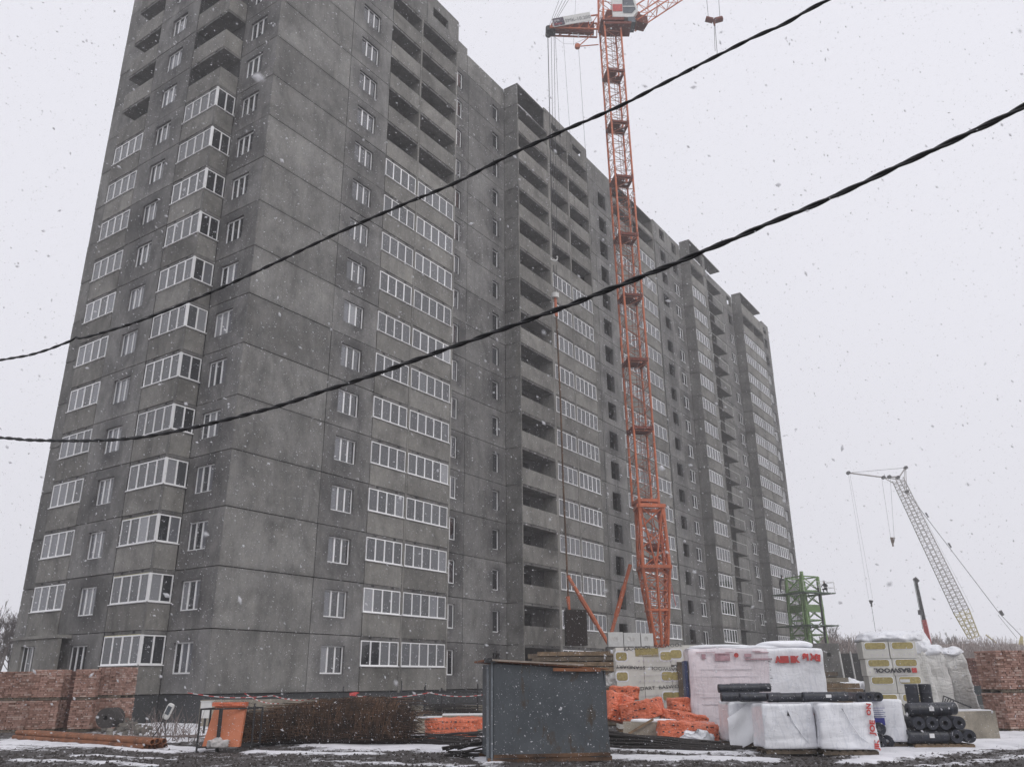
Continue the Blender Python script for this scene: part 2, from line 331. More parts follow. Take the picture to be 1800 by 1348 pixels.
# ================================================================== THE APARTMENT BUILDING
BLD = empty('apartment_building', (0, 0, 0), label='unfinished grey concrete panel apartment tower with white balcony glazing behind the orange tower crane', cat='apartment building')
NF = 17
_cache = {}
def face_xf(face, u, z):
    k, off = face
    return ((u, off, z), (0, 0, 0)) if k == 'R' else ((off, u, z), (0, 0, -PI / 2))
def panel(face, u0, u1, z0, z1, hole=None, mat='conc', name='wall_panel', th=0.26, g=0.023, kind=None):
    if hole: uc = (hole[0] + hole[1]) / 2; zc = (hole[2] + hole[3]) / 2
    else: uc = (u0 + u1) / 2; zc = (z0 + z1) / 2
    sg = 1 if face[0] == 'R' else -1
    a, b_ = sorted((sg * (u0 + g - uc), sg * (u1 - g - uc))); c, d = z0 + g - zc, z1 - g - zc
    hl = None
    if hole:
        h0, h1 = sorted((sg * (hole[0] - uc), sg * (hole[1] - uc))); hl = (h0, h1, hole[2] - zc, hole[3] - zc)
    key = tuple(round(q, 3) for q in (a, b_, c, d, th)) + (tuple(round(q, 3) for q in hl) if hl else ()) + (mat,)
    if key not in _cache:
        mb = MB()
        if not hl: mb.box((a, 0, c), (b_, th, d))
        else:
            h0, h1, v0, v1 = hl
            O = [(a, c), (b_, c), (b_, d), (a, d)]; I = [(h0, v0), (h1, v0), (h1, v1), (h0, v1)]
            vs = [(x, 0, z) for x, z in O] + [(x, 0, z) for x, z in I] + [(x, th, z) for x, z in O] + [(x, th, z) for x, z in I]; fs = []
            for i in range(4):
                j = (i + 1) % 4
                fs += [(i, j, 4 + j, 4 + i), (8 + j, 8 + i, 12 + i, 12 + j), (j, i, 8 + i, 8 + j), (4 + i, 4 + j, 12 + j, 12 + i)]
            mb.add(vs, fs)
        _cache[key] = mb.mesh(name, M[mat])
    loc, rot = face_xf(face, uc, zc)
    j = R0.uniform(-0.012, 0.012)        # panels never sit perfectly in line
    loc = (loc[0], loc[1] + j, loc[2]) if face[0] == 'R' else (loc[0] + j, loc[1], loc[2])
    return inst(name, _cache[key], BLD, loc, rot, kind=kind)
def frame_mesh(w, h, cuts, fw, mw, dp=0.07, sill=True, foam=False):
    """white frame, origin at the middle of the bottom edge; cuts = mullion positions 0..1"""
    key = ('fr', round(w, 3), round(h, 3), tuple(cuts), fw, mw, sill, foam)
    if key in _cache: return _cache[key]
    mb = MB(); x0, x1 = -w / 2, w / 2
    mb.box((x0, 0, 0), (x1, dp, fw)); mb.box((x0, 0, h - fw), (x1, dp, h))
    mb.box((x0, 0.001, fw), (x0 + fw, dp, h - fw)); mb.box((x1 - fw, 0.001, fw), (x1, dp, h - fw))
    for c in cuts:
        xc = x0 + w * c; mb.box((xc - mw / 2, -0.004, fw), (xc + mw / 2, dp, h - fw))
    if sill: mb.box((x0 - 0.03, -0.09, -0.045), (x1 + 0.03, 0.03, -0.004))
    if foam:
        mb.cur = 1; mb.box((x0 - 0.02, 0.02, -0.03), (x1 + 0.02, dp + 0.02, -0.002)); mb.box((x0 - 0.02, 0.02, h + .002), (x1 + 0.02, dp + 0.02, h + 0.028))
    _cache[key] = mb.mesh('window_frame', [M['frame'], M['foam']]); return _cache[key]
def pane_mesh(w, h, mat='glass'):
    key = ('pn', round(w, 3), round(h, 3), mat)
    if key not in _cache: _cache[key] = MB().box((-w / 2, 0, 0), (w / 2, 0.02, h)).mesh('pane', M[mat])
    return _cache[key]
def glazing(face, u0, u1, z0, z1, cuts, inset, split, name='window', fw=0.07, mw=0.10, light=(), sill=True, foam=False):
    sg = 1 if face[0] == 'R' else -1
    w = u1 - u0; h = z1 - z0; uc = (u0 + u1) / 2
    f2 = (face[0], face[1] + inset); loc, rot = face_xf(f2, uc, z0)
    if sg < 0: cuts = [1 - c for c in cuts][::-1]
    fo = inst(name, frame_mesh(w, h, cuts, fw, mw, sill=sill, foam=foam), BLD, loc, rot)
    ed = [0] + list(cuts) + [1]
    if split:
        for i in range(len(ed) - 1):
            a = -w / 2 + w * ed[i] + (fw if i == 0 else mw / 2); b_ = -w / 2 + w * ed[i + 1] - (fw if i == len(ed) - 2 else mw / 2)
            j = i if sg > 0 else len(ed) - 2 - i
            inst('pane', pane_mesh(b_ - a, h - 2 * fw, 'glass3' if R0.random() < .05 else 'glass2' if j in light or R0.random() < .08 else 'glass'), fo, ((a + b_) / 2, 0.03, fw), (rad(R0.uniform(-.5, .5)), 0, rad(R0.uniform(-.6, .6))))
    else:
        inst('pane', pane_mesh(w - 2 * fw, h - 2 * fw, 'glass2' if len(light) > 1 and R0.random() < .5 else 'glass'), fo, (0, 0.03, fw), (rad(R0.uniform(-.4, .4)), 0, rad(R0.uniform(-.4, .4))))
    return fo
def slab(face, u0, u1, z, depth, notches=True, front=0.03):
    """balcony slab whose edge shows under each parapet, with its two dark lifting notches"""
    w = u1 - u0; key = ('sl', round(w, 2), depth, face[0], notches)
    if key not in _cache:
        mb = MB(); mb.box((-w / 2, front, -0.17), (w / 2, depth, -0.012))
        if notches:
            mb.cur = 1
            for q in (-0.27, 0.27): mb.box((w * q - 0.10, front - 0.012, -0.12), (w * q + 0.10, front + 0.05, -0.03))
        _cache[key] = mb.mesh('balcony_slab', [M['slab'], M['notch']])
    loc, rot = face_xf(face, (u0 + u1) / 2, z); return inst('balcony_slab', _cache[key], BLD, loc, rot)
def loggia(face, u0, u1, k, n, glazed, split, depth=1.25, light=(), foam=False, zb=1.27):
    """one storey of a balcony recess"""
    z0 = (k - 1) * H
    panel(face, u0, u1, z0, z0 + zb, mat='par', name='parapet_panel', th=0.11, g=0.012)
    slab(face, u0, u1, z0 + H, depth)
    if glazed: glazing(face, u0 + .03, u1 - .03, z0 + zb + .02, z0 + H - 0.2, [i / n for i in range(1, n)], 0.02, split, 'balcony_window', 0.06, 0.09, light, foam=foam)
def openwall(face, u0, u1, k, th=0.18):       # rear wall of an open balcony with its door and window opening
    z0 = (k - 1) * H; w = u1 - u0
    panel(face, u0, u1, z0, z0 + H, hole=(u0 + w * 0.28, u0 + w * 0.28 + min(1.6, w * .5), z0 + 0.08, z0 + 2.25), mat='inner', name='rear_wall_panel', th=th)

Rn = ('R', 0.0); Rr = ('R', 0.95); Rw = ('R', -0.45); Rw2 = ('R', -1.2); Rw3 = ('R', -1.25)
L0 = ('L', 0.0); L1 = ('L', -1.28)
for k in range(1, NF + 1):
    z0 = (k - 1) * H; z1 = k * H; near = k <= 8; g12 = k <= 12
    wz = (z0 + 0.87, z0 + 2.27)
    # ---- gable side
    panel(L0, 0, 3.30, z0, z1, (1.2, 2.7) + wz, 'concw')
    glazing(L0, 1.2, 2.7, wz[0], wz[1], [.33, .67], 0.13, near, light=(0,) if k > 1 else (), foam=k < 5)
    loggia(L1, 3.30, 6.44, k, 4, g12, near, 1.28, foam=k < 4)
    rp = panel(('R', 3.30), -1.26, -0.02, z0, z0 + 1.27, mat='par', name='parapet_panel', th=0.11, g=0.012)
    if g12: glazing(('R', 3.30), -1.22, -0.03, z0 + 1.29, z1 - 0.2, [.5], 0.01, near, 'balcony_window', 0.06, 0.08)
    panel(L1, 6.49, 10.72, z0, z1, (7.75, 9.3) + wz, 'concw')
    glazing(L1, 7.75, 9.3, wz[0], wz[1], [.33, .67], 0.13, near, light=(0, 1, 2) if k > 1 else (), foam=k < 5)  # panes pale: grazing sky reflection put into the glass colour
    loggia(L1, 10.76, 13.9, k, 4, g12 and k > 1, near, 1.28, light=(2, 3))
    if k >= 13:
        openwall(L0, 3.32, 6.45, k); openwall(L0, 10.8, 13.9, k)
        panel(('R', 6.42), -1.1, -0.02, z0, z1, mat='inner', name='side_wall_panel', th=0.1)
        panel(('R', 13.85), -1.24, -0.02, z0, z0 + 1.27, mat='par', name='parapet_panel', th=0.1)
    panel(L0, 13.92, 17.75, z0, z1, None, 'conc')
    # ---- long side, near block
    panel(Rn, 0, 5.86, z0, z1, None, 'conc')
    panel(Rn, 5.86, 9.55, z0, z1, (6.72, 8.38) + wz, 'concw')
    glazing(Rn, 6.72, 8.38, wz[0], wz[1], [.34, .66], 0.13, near, light=(0,) if k > 1 else (), foam=False)
    loggia(Rn, 9.58, 12.66, k, 4, g12, near, light=(), foam=False)
    loggia(Rn, 12.84, 16.86, k, 5, g12, near)
    if k >= 13: openwall(('R', 1.25), 9.5, 12.7, k); openwall(('R', 1.25), 12.8, 16.95, k)
    # ---- recess
    panel(Rr, 17.0, 19.75, z0, z1, (18.12, 18.9, z0 + .84, z0 + 2.36), 'concw')
    glazing(Rr, 18.12, 18.9, z0 + .84, z0 + 2.36, [.28], 0.10, False)
    panel(Rr, 19.75, 24.8, z0, z1, (23.1, 23.95, z0 + .8, z0 + 2.25) if k > 1 else (23.1, 23.95, z0 + 1.3, z0 + 2.25), 'concw')
    if k > 1: glazing(Rr, 23.1, 23.95, z0 + .8, z0 + 2.25, [], 0.16, False)
    # ---- first wing
    panel(('L', 24.8), -0.45, 0.95, z0, z1, None, 'conc', th=0.1)
    loggia(Rw, 24.92, 29.62, k, 5, False, False, 1.3)
    openwall(('R', 0.85), 24.92, 29.7, k)
    loggia(Rw, 30.0, 33.1, k, 4, g12, False); loggia(Rw, 33.35, 36.98, k, 5, g12, False)
    if k >= 13: openwall(('R', 0.8), 29.9, 33.2, k); openwall(('R', 0.8), 33.3, 37.0, k)
    # ---- middle part
    panel(Rn, 37.12, 39.0, z0, z1)
    panel(Rn, 39.0, 43.1, z0, z1, (39.95, 41.5, z0 + .55, z0 + 2.15), 'concw')
    loggia(Rn, 43.15, 47.6, k, 5, k <= 16, False); loggia(Rn, 47.75, 52.95, k, 5, k <= 16, False)
    if k == 17: openwall(('R', 1.25), 43.1, 47.7, k); openwall(('R', 1.25), 47.7, 53.1, k)
    panel(Rn, 53.4, 57.3, z0, z1, (54.9, 56.3, z0 + 1.0, z0 + 2.3), 'concw')
    panel(Rn, 57.3, 60.8, z0, z1, (58.35, 59.7, z0 + .95, z0 + 2.3), 'concw')
    if k < 17: glazing(Rn, 58.35, 59.7, z0 + .95, z0 + 2.3, [.5], 0.04, False)
    # ---- second wing with its stack of bare balconies
    panel(('L', 60.8), -1.2, 0.0, z0, z1, None, 'conc', th=0.1)
    loggia(Rw2, 60.95, 64.9, k, 5, k <= 16, False)
    if k == 17: openwall(('R', 0.0), 60.95, 65.0, k)
    panel(Rw2, 64.93, 65.8, z0, z1, None, 'conc')
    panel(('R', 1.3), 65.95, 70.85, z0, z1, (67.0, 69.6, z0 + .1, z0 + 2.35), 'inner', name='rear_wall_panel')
    sb = inst('bare_balcony_slab', _cache.setdefault('bb', MB().box((-2.42, 0, -.14), (2.5, 1.22, 0)).box((-2.42, 1.22, -.14), (2.42, 2.6, 0)).mesh('bare_balcony_slab', M['slab'])), BLD, (68.35, -1.25, z1))
    inst('railing', _cache.setdefault('rail', MB().box((-2.5, 0, 0), (2.5, .03, .04)).box((-2.5, 0, -.5), (-2.46, .03, 0)).box((2.4, 0, -1.0), (2.45, .03, 0)).mesh('railing', M['white'])), BLD, (68.35, -1.24, z0 + 1.05))
    panel(Rn, 70.9, 74.6, z0, z1); panel(Rn, 74.6, 78.6, z0, z1, (76.55, 77.95, z0 + .95, z0 + 2.3), 'concw')
    if k < 17: glazing(Rn, 76.55, 77.95, z0 + .95, z0 + 2.3, [.5], 0.04, False)
    # ---- third wing
    panel(('L', 78.6), -1.25, 0.0, z0, z1, None, 'conc', th=0.1)
    loggia(Rw3, 78.75, 82.95, k, 5, k <= 16, False); loggia(Rw3, 83.05, 87.3, k, 5, k <= 16, False)
    if k == 17: openwall(('R', 0.0), 78.7, 83.0, k); openwall(('R', 0.0), 83.0, 87.3, k)
    panel(Rw3, 87.35, 90.2, z0, z1, (87.75, 89.15, z0 + .9, z0 + 2.3), 'concw')
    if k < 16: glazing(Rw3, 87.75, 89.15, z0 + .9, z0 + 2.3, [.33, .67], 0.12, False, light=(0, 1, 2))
# dividing walls, posts and thick joints running the full height (one part each)
TZ = NF * H
for a, b_, y0, y1, top in [(12.67, 12.83, -.01, 1.25, TZ), (16.87, 17.0, -.012, 1.25, TZ), (9.48, 9.57, .3, 1.25, TZ), (29.63, 29.98, -.46, .85, TZ), (33.12, 33.33, -.46, .85, TZ),
                           (36.99, 37.1, -.46, .3, TZ), (47.62, 47.73, -.01, 1.25, TZ + 2.3), (52.97, 53.12, -.01, 1.25, TZ + 2.3), (43.11, 43.14, .3, 1.25, TZ), (64.9, 64.925, -1.0, 0, TZ), (65.81, 65.9, -1.2, 1.5, TZ), (70.86, 70.89, 0.2, 1.5, TZ),
                           (82.96, 83.04, -1.26, 0, TZ + 1.5), (87.31, 87.34, -1.0, 0, TZ)]:
    MB().box((a, y0, -0.1), (b_, y1, top)).build('dividing_wall', M['par'], BLD)
MB().box((-1.3, 3.28, 0), (-1.2, 3.38, 12 * H)).build('corner_post', M['conc'], BLD)
MB().box((-1.25, 6.43, 0), (-1.1, 6.53, TZ)).build('expansion_joint', M['notch'], BLD)
MB().box((53.14, 0.12, 0), (53.38, 0.2, TZ)).build('expansion_joint', M['notch'], BLD)
MB().box((24.81, -0.47, 0), (24.90, 0.0, TZ)).build('edge_strip', M['par'], BLD)
for k in range(1, 13): MB().box((-1.31, 3.27, (k - 1) * H + 1.29), (-1.19, 3.39, k * H - 0.2)).build('corner_frame', M['frame'], BLD)
# attic storey
panel(Rn, 0, 9.5, TZ, TZ + 3.1, None, 'conc', 'attic_panel'); panel(L0, 0, 17.75, TZ, TZ + 3.1, None, 'conc', 'attic_panel')
panel(Rn, 9.5, 13.2, TZ, TZ + 3.1, None, 'conc', 'attic_panel'); panel(Rn, 13.2, 17.0, TZ, TZ + 3.1, (13.9, 15.75, TZ + 1.25, TZ + 2.1), 'conc', 'attic_panel')
panel(Rr, 17.0, 19.5, TZ, TZ + 2.65, None, 'conc', 'attic_panel'); panel(Rr, 19.5, 24.8, TZ, TZ + 2.03, None, 'conc', 'attic_panel')
panel(('L', 17.0), 0.0, 0.95, TZ, TZ + 3.1, None, 'conc', 'attic_panel', th=.1)
panel(('L', 24.8), -.45, .95, TZ, TZ + 1.98, None, 'conc', 'attic_panel', th=.1)
panel(Rw, 29.2, 33.2, TZ, TZ + 2.45, (30.45, 32.2, TZ + .85, TZ + 1.55), 'par', 'attic_panel', th=.12); panel(Rw, 33.2, 37.1, TZ, TZ + 2.45, (34.3, 36.0, TZ + .85, TZ + 1.5), 'par', 'attic_panel', th=.12)
panel(Rn, 37.1, 43.1, TZ, TZ + 2.2, None, 'conc', 'attic_panel')
for a, b_ in ((43.15, 47.6), (47.75, 52.95)): panel(Rn, a, b_, TZ, TZ + .55, None, 'par', 'attic_panel', th=.1)
panel(('R', 1.25), 43.1, 53.1, TZ, TZ + 2.3, None, 'inner', 'attic_panel')
panel(Rn, 53.2, 57.3, TZ, TZ + 2.7, (54.9, 56.3, TZ + 1.0, TZ + 2.3), 'conc', 'attic_panel'); panel(Rn, 57.3, 60.8, TZ, TZ + 2.7, (58.35, 59.7, TZ + .8, TZ + 2.1), 'conc', 'attic_panel')
panel(('L', 60.8), -1.2, 0, TZ, TZ + 3.0, None, 'conc', 'attic_panel', th=.1); panel(Rw2, 60.9, 65.0, TZ, TZ + 1.1, None, 'par', 'attic_panel', th=.1)
panel(Rw2, 64.93, 65.8, TZ, TZ + 2.9, None, 'conc', 'attic_panel'); panel(Rn, 65.8, 78.6, TZ, TZ + 2.75, (76.55, 77.95, TZ + 1.0, TZ + 2.3), 'conc', 'attic_panel')
panel(('L', 78.6), -1.25, 0, TZ, TZ + 3.0, None, 'conc', 'attic_panel', th=.1)
panel(Rw3, 78.7, 83.0, TZ, TZ + 1.6, None, 'par', 'attic_panel', th=.1); panel(Rw3, 83.0, 87.35, TZ, TZ + 1.6, None, 'par', 'attic_panel', th=.1)
panel(Rw3, 87.35, 90.2, TZ, TZ + 2.1, (87.75, 89.1, TZ + .3, TZ + 1.3), 'conc', 'attic_panel')
MB().box((24.8, -.46, TZ + 2.0), (29.6, .95, TZ + 2.14)).build('roof_slab', M['slab'], BLD)
MB().box((60.8, -1.3, TZ + 3.02), (70.9, 0.0, TZ + 3.16)).build('roof_slab', M['slab'], BLD)
MB().box((78.6, -1.32, TZ + 3.02), (86.9, 0.0, TZ + 3.16)).build('roof_slab', M['slab'], BLD)
MB().box((42.9, 0.0, TZ + 2.3), (53.2, 1.4, TZ + 2.42)).build('roof_slab', M['slab'], BLD)
for x0, x1, y0, z in ((0.3, 16.9, .28, 2.9), (17.2, 24.7, 1.24, 1.9), (29.65, 36.9, -.32, 2.3), (24.95, 29.6, .97, 1.95), (37.2, 43.0, .28, 2.1), (43.05, 53.15, 1.45, 2.3), (53.25, 60.7, .28, 2.6), (60.9, 78.5, .28, 2.6), (78.7, 90.0, -.95, 1.9)):
    MB().box((x0, y0, TZ + z - .2), (x1, 17.4, TZ + z)).build('roof', M['slab'], BLD)
# inside: storey floors, cross walls, rear and far walls
fl = MB()
for x0, x1, y0, y1 in ((.27, 9.4, .27, 17.4), (9.4, 17, 1.45, 17.4), (17, 24.8, 1.22, 17.4), (24.92, 37.1, 1.05, 17.4), (37.1, 43.1, .27, 17.4), (43.1, 53.2, 1.45, 17.4), (53.2, 60.8, .27, 17.4), (60.8, 65.9, .27, 17.4), (65.9, 70.9, 1.6, 17.4), (70.9, 78.6, .27, 17.4), (78.6, 90.0, .05, 17.4), (-1.0, -.02, 6.6, 10.7)):
    fl.box((x0, y0, -.2), (x1, y1, -.03))
fm = fl.mesh('floor_slab', M['inner'])
for k in range(0, NF + 1): inst('floor_slab', fm, BLD, (0, 0, k * H))
for x in (4.2, 9.2, 20.6, 26.9, 38.6, 45.2, 57.0, 62.5, 71.5, 80.0, 89.7):
    MB().box((x, 1.5, 0), (x + .16, 17.4, TZ + 1.8)).build('cross_wall', M['inner'], BLD)
for y in (5.6, 11.5): MB().box((.3, y, 0), (89.9, y + .16, TZ + 1.8)).build('corridor_wall', M['inner'], BLD)
MB().box((0.05, 17.45, -.1), (90.1, 17.7, TZ + 2.0)).build('rear_wall', M['conc'], BLD)
MB().box((89.9, -1.0, -.1), (90.15, 17.45, TZ + 2.0)).build('end_wall', M['conc'], BLD)
MB().box((-1.26, 13.9, 0), (-.02, 14.0, 12 * H)).build('end_wall', M['conc'], BLD)
MB().box((-1.28, 3.3, TZ + .02), (0, 13.9, TZ + .2)).build('roof_slab', M['slab'], BLD)
# plinth under the panels
pl = MB()
for x0, x1, y0 in ((.08, 17, .1), (17, 24.8, 1.05), (24.85, 37.1, -.35), (37.1, 60.8, .1), (60.85, 65.8, -1.1), (65.8, 78.6, .1), (78.65, 90.1, -1.15)): pl.box((x0, y0, GZ - .3), (x1, y0 + 1.5, -.03))
pl.box((.06, 1.62, GZ - .3), (1.6, 17.6, -.035)); pl.box((-1.2, 3.4, GZ - .3), (.04, 13.8, -.032))
pl.build('plinth', M['plinth'], BLD)
# ground-floor porch on the gable
pw = empty('entrance_porch', (0, 0, 0)); pw.parent = BLD
def pchild(n, me, loc, rot=(0, 0, 0)): return inst(n, me, pw, loc, rot)
pchild('porch_front_wall', MB().box((-1.4, 0, -1.3), (-.55, .2, 1.32)).box((.85, 0, -1.3), (2.9, .2, 1.32)).box((-.55, 0, -1.3), (.85, .2, -.35)).box((-.55, 0, 1.0), (.85, .2, 1.32)).mesh('porch_front_wall', M['par']), (-1.95, 12.2, 1.3), (0, 0, -PI / 2))
pchild('porch_side_wall', MB().box((-1.75, 10.8, 0), (-1.3, 11.0, 2.6)).mesh('porch_side_wall', M['inner']), (0, -.45, 0))
pchild('porch_roof', MB().box((-2.05, 9.25, 2.63), (-1.3, 13.7, 2.78)).mesh('porch_roof', M['par']), (0, .0, 0))
wf = pchild('porch_window', frame_mesh(1.4, 1.35, [.33, .67], .05, .07), (-1.8, 12.05, .95), (0, 0, -PI / 2)); inst('pane', pane_mesh(1.3, 1.25), wf, (0, .03, .05))
# rain pipe and hoist cables on the first wing
MB().bar((37.55, -.12, 0), (37.55, -.12, TZ + 1), .05, 6).build('rain_pipe', M['steel'], BLD)
MB().bar((38.55, -.10, 0), (38.55, -.10, 30), .02, 4).build('cable', M['rope'], BLD)
# ================================================================== GROUND
def seg_d(x, y, a, b_):
    ax, ay = a; bx, by = b_; dx, dy = bx - ax, by - ay; t = max(0, min(1, ((x - ax) * dx + (y - ay) * dy) / (dx * dx + dy * dy)))
    return math.hypot(x - ax - t * dx, y - ay - t * dy)
def g2(x, y): p = gp(x, y); return (p.x, p.y)
# snow lies in these places (segments on the ground, half width, strength)
SNOW = [(g2(150, 1302), g2(310, 1290), 2.6, .38), (g2(235, 1312), g2(345, 1318), .45, .36), (g2(450, 1322), g2(640, 1326), .32, .36), (g2(640, 1308), g2(860, 1314), 1.5, .42), (g2(700, 1290), g2(860, 1290), 2.0, .40),
        (g2(855, 1334), g2(868, 1340), .25, .4), (g2(1075, 1330), g2(1330, 1336), .42, .40), (g2(1080, 1312), g2(1260, 1322), .8, .36), (g2(1540, 1325), g2(1800, 1302), .9, .40), (g2(1700, 1300), g2(1800, 1290), 1.6, .40),
        (g2(1500, 1338), g2(1580, 1330), .3, .42), (g2(20, 1338), g2(260, 1346), .25, .20), (g2(130, 1328), g2(280, 1334), .15, .2), (g2(100, 1308), g2(300, 1322), .22, .32), (g2(250, 1270), g2(360, 1280), 2.0, .30),
        (g2(560, 1340), g2(860, 1346), .25, .16), (g2(1640, 1345), g2(1800, 1330), .25, .14)]
def gheight(x, y):
    a = noise.noise(Vector((x * .35, y * .35, 0))) * .05
    ru = noise.noise(Vector((x * 1.1 + y * .6, y * 1.1 - x * .6, 3))) * .035
    f = noise.fractal(Vector((x * 3.1, y * 3.1, 1)), 1.0, 2.0, 4) * .03
    return a, ru, f
gx = np.arange(-22, 14.01, .11); gy = np.arange(-37, 3.01, .11)
gv = []; gs = []
for yy in gy:
    for xx in gx:
        dd = (xx - CP.x) * FH.x + (yy - CP.y) * FH.y
        s = -0.03 + .06 * noise.noise(Vector((xx * .5, yy * .5, 9)))
        if dd > 14:
            for a_, b_, w_, st in SNOW:
                d_ = seg_d(xx, yy, a_, b_)
                if d_ < w_ * 1.7: s = max(s, st * (1 - max(0, (d_ - w_ * .4)) / (w_ * 1.3)) - .02)
            s += .15 * noise.noise(Vector((xx * 1.7, yy * 1.7, 5))) + .07 * noise.noise(Vector((xx * 6, yy * 6, 7)))
            a, ru, f = gheight(xx, yy); sm = max(0, min(1, s / .3))
            z = GZ + a + (ru + f) * (1 - .75 * sm) + .05 * sm
            if dd > 27: z = GZ + a * .4 + f * .6 + .05 * sm
        else: z = GZ
        if dd > 27: s = max(s, 0.0)
        gv.append((xx, yy, z)); gs.append(s)
nx_, ny_ = len(gx), len(gy)
gf = [(j * nx_ + i, j * nx_ + i + 1, (j + 1) * nx_ + i + 1, (j + 1) * nx_ + i) for j in range(ny_ - 1) for i in range(nx_ - 1)]
me = bpy.data.meshes.new('muddy_ground'); me.from_pydata(gv, [], gf); me.materials.append(M['ground'])
me.attributes.new('snow', 'FLOAT', 'POINT').data.foreach_set('value', gs); me.polygons.foreach_set('use_smooth', [True] * len(gf))
inst('muddy_ground', me, kind='structure')
mb = MB()    # the rest of the site out to the horizon, a ring round the detailed patch
X0, X1, Y0, Y1 = gx[0] + .05, gx[-1] - .05, gy[0] + .05, gy[-1] - .05; B = 295; gz = GZ - .06
for (a, b_, c, d) in ((-B, X0, -B, B), (X1, B, -B, B), (X0, X1, -B, Y0), (X0, X1, Y1, B)): mb.add([(a, c, gz), (b_, c, gz), (b_, d, gz), (a, d, gz)], [(0, 1, 2, 3)])
gm = mb.mesh('ground', M['ground']); gm.attributes.new('snow', 'FLOAT', 'POINT').data.foreach_set('value', [0.02] * len(gm.vertices))
inst('ground', gm, kind='structure')
# clods and gravel on the mud in front
cl = MB()
for i in range(5200):
    px_ = R0.uniform(-30, 1830); py_ = R0.choice((R0.uniform(1316, 1352), R0.uniform(1290, 1352))); p = gp(px_, py_)
    s = max((st * (1 - max(0, (seg_d(p.x, p.y, a_, b_) - w_ * .4)) / (w_ * 1.3)) for a_, b_, w_, st in SNOW if seg_d(p.x, p.y, a_, b_) < w_ * 1.7), default=0)
    if s > .2 and R0.random() < .9: continue
    a, ru, f = gheight(p.x, p.y); r = R0.choice((.012, .02, .03, .05)) * R0.uniform(.7, 1.3)
    vs = [(R0.uniform(.6, 1.2) * r * c[0] + p.x, R0.uniform(.6, 1.2) * r * c[1] + p.y, R0.uniform(.5, 1.0) * r * c[2] + GZ + a + ru + f + .01) for c in ((1, 0, 0), (0, 1, 0), (-1, 0, 0), (0, -1, 0), (0, 0, 1), (0, 0, -1))]
    cl.add(vs, [(0, 1, 4), (1, 2, 4), (2, 3, 4), (3, 0, 4), (1, 0, 5), (2, 1, 5), (3, 2, 5), (0, 3, 5)])
cl.build('mud_clods', simple('mud_clod', (0.045, 0.038, 0.034), 0.9, var=.4), kind='stuff', label='dark mud clods and gravel churned up across the foreground', cat='mud')

# ================================================================== BRICK PALLETS
def brick_stack_mesh(w, d, h, seed, mat):
    rr = random.Random(seed); mb = MB(); bw, bh, bd = .25, .068, .12; rows = int(h / bh)
    mb.box((-w / 2 + .04, -d / 2 + .04, .1), (w / 2 - .04, d / 2 - .04, .1 + rows * bh - .03))
    for r in range(rows):
        z = .1 + r * bh; hd = r % 2; off = (rr.random() * .02)
        L = .12 if hd else .25
        for face in range(4):
            span = w if face % 2 == 0 else d; L_ = L if face % 2 == 0 else (.25 if hd else .12); n = int(span / L_); st = span / n
            for i in range(n):
                if rr.random() < .03: continue
                mb.cur = rr.choice((0, 0, 1, 2, 3, 3))
                t = -span / 2 + st * (i + .5); o = rr.uniform(-.02, .02)
                half = (w if face % 2 else d) / 2
                if face == 0: c = (t, -half + .05 + o, z + bh / 2); dm = (st - .022, .10, bh - .016)
                elif face == 2: c = (t, half - .05 + o, z + bh / 2); dm = (st - .012, .10, bh - .011)
                elif face == 1: c = (half - .05 + o, t, z + bh / 2); dm = (.10, st - .012, bh - .011)
                else: c = (-half + .05 + o, t, z + bh / 2); dm = (.10, st - .022, bh - .016)
                mb.cbox(c, dm, rr.uniform(-.03, .03))
    return mb, .1 + rows * bh
def wood_pallet(mb, w, d, z0=0.0):
    for y in (-d / 2 + .06, 0, d / 2 - .06): mb.box((-w / 2, y - .05, z0), (w / 2, y + .05, z0 + .07))
    n = max(5, int(w / .16))
    for i in range(n):
        x = -w / 2 + (i + .5) * w / n; mb.box((x - .06, -d / 2, z0 + .072), (x + .06, d / 2, z0 + .095))
def brick_pallet(p, w, d, h, rz, seed, label, mat='brick', group=None):
    r = empty('brick_pallet', p, rz, label=label, cat='brick pallet', group=group)
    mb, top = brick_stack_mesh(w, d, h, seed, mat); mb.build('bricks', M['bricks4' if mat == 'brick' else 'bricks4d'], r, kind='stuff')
    pb = MB(); wood_pallet(pb, w, d); pb.build('pallet', M['wooddark'], r); return top
BG = 'pallets of red brick at the left edge'; yaw0 = CAMYAW
spots = [(-29, 34.2, 'at the photo edge'), (27, 34.2, 'first whole one from the left edge'), (82, 34.6, 'second from the left edge'), (153, 34.4, 'beside the dark gap'), (198, 34.6, 'last one before the debris')]
for i, (x, D, wd) in enumerate(spots):
    p = gat(x, D); w = (1.2, 1.22, 1.12, .86, 1.06)[i]; rz = yaw0 + rad((-6, -3, 9, -2, -12)[i])
    tp = brick_pallet(p, w, 1.0, (1.02, 1.02, 1.02, 1.08, 1.10)[i], rz, i, 'lower pallet of red bricks on the ground, ' + wd, group=BG)
    brick_pallet((p.x, p.y, p.z + tp + .012), w - .02, .98, (.95, .98, 1.02, 1.04, 1.06)[i], rz + rad(1.5), i + 20, 'upper pallet of red bricks stacked on another, ' + wd, group=BG)
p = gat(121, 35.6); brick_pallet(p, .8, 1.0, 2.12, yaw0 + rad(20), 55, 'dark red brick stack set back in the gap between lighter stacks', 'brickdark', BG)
BG2 = 'pallets of red brick at the right edge'
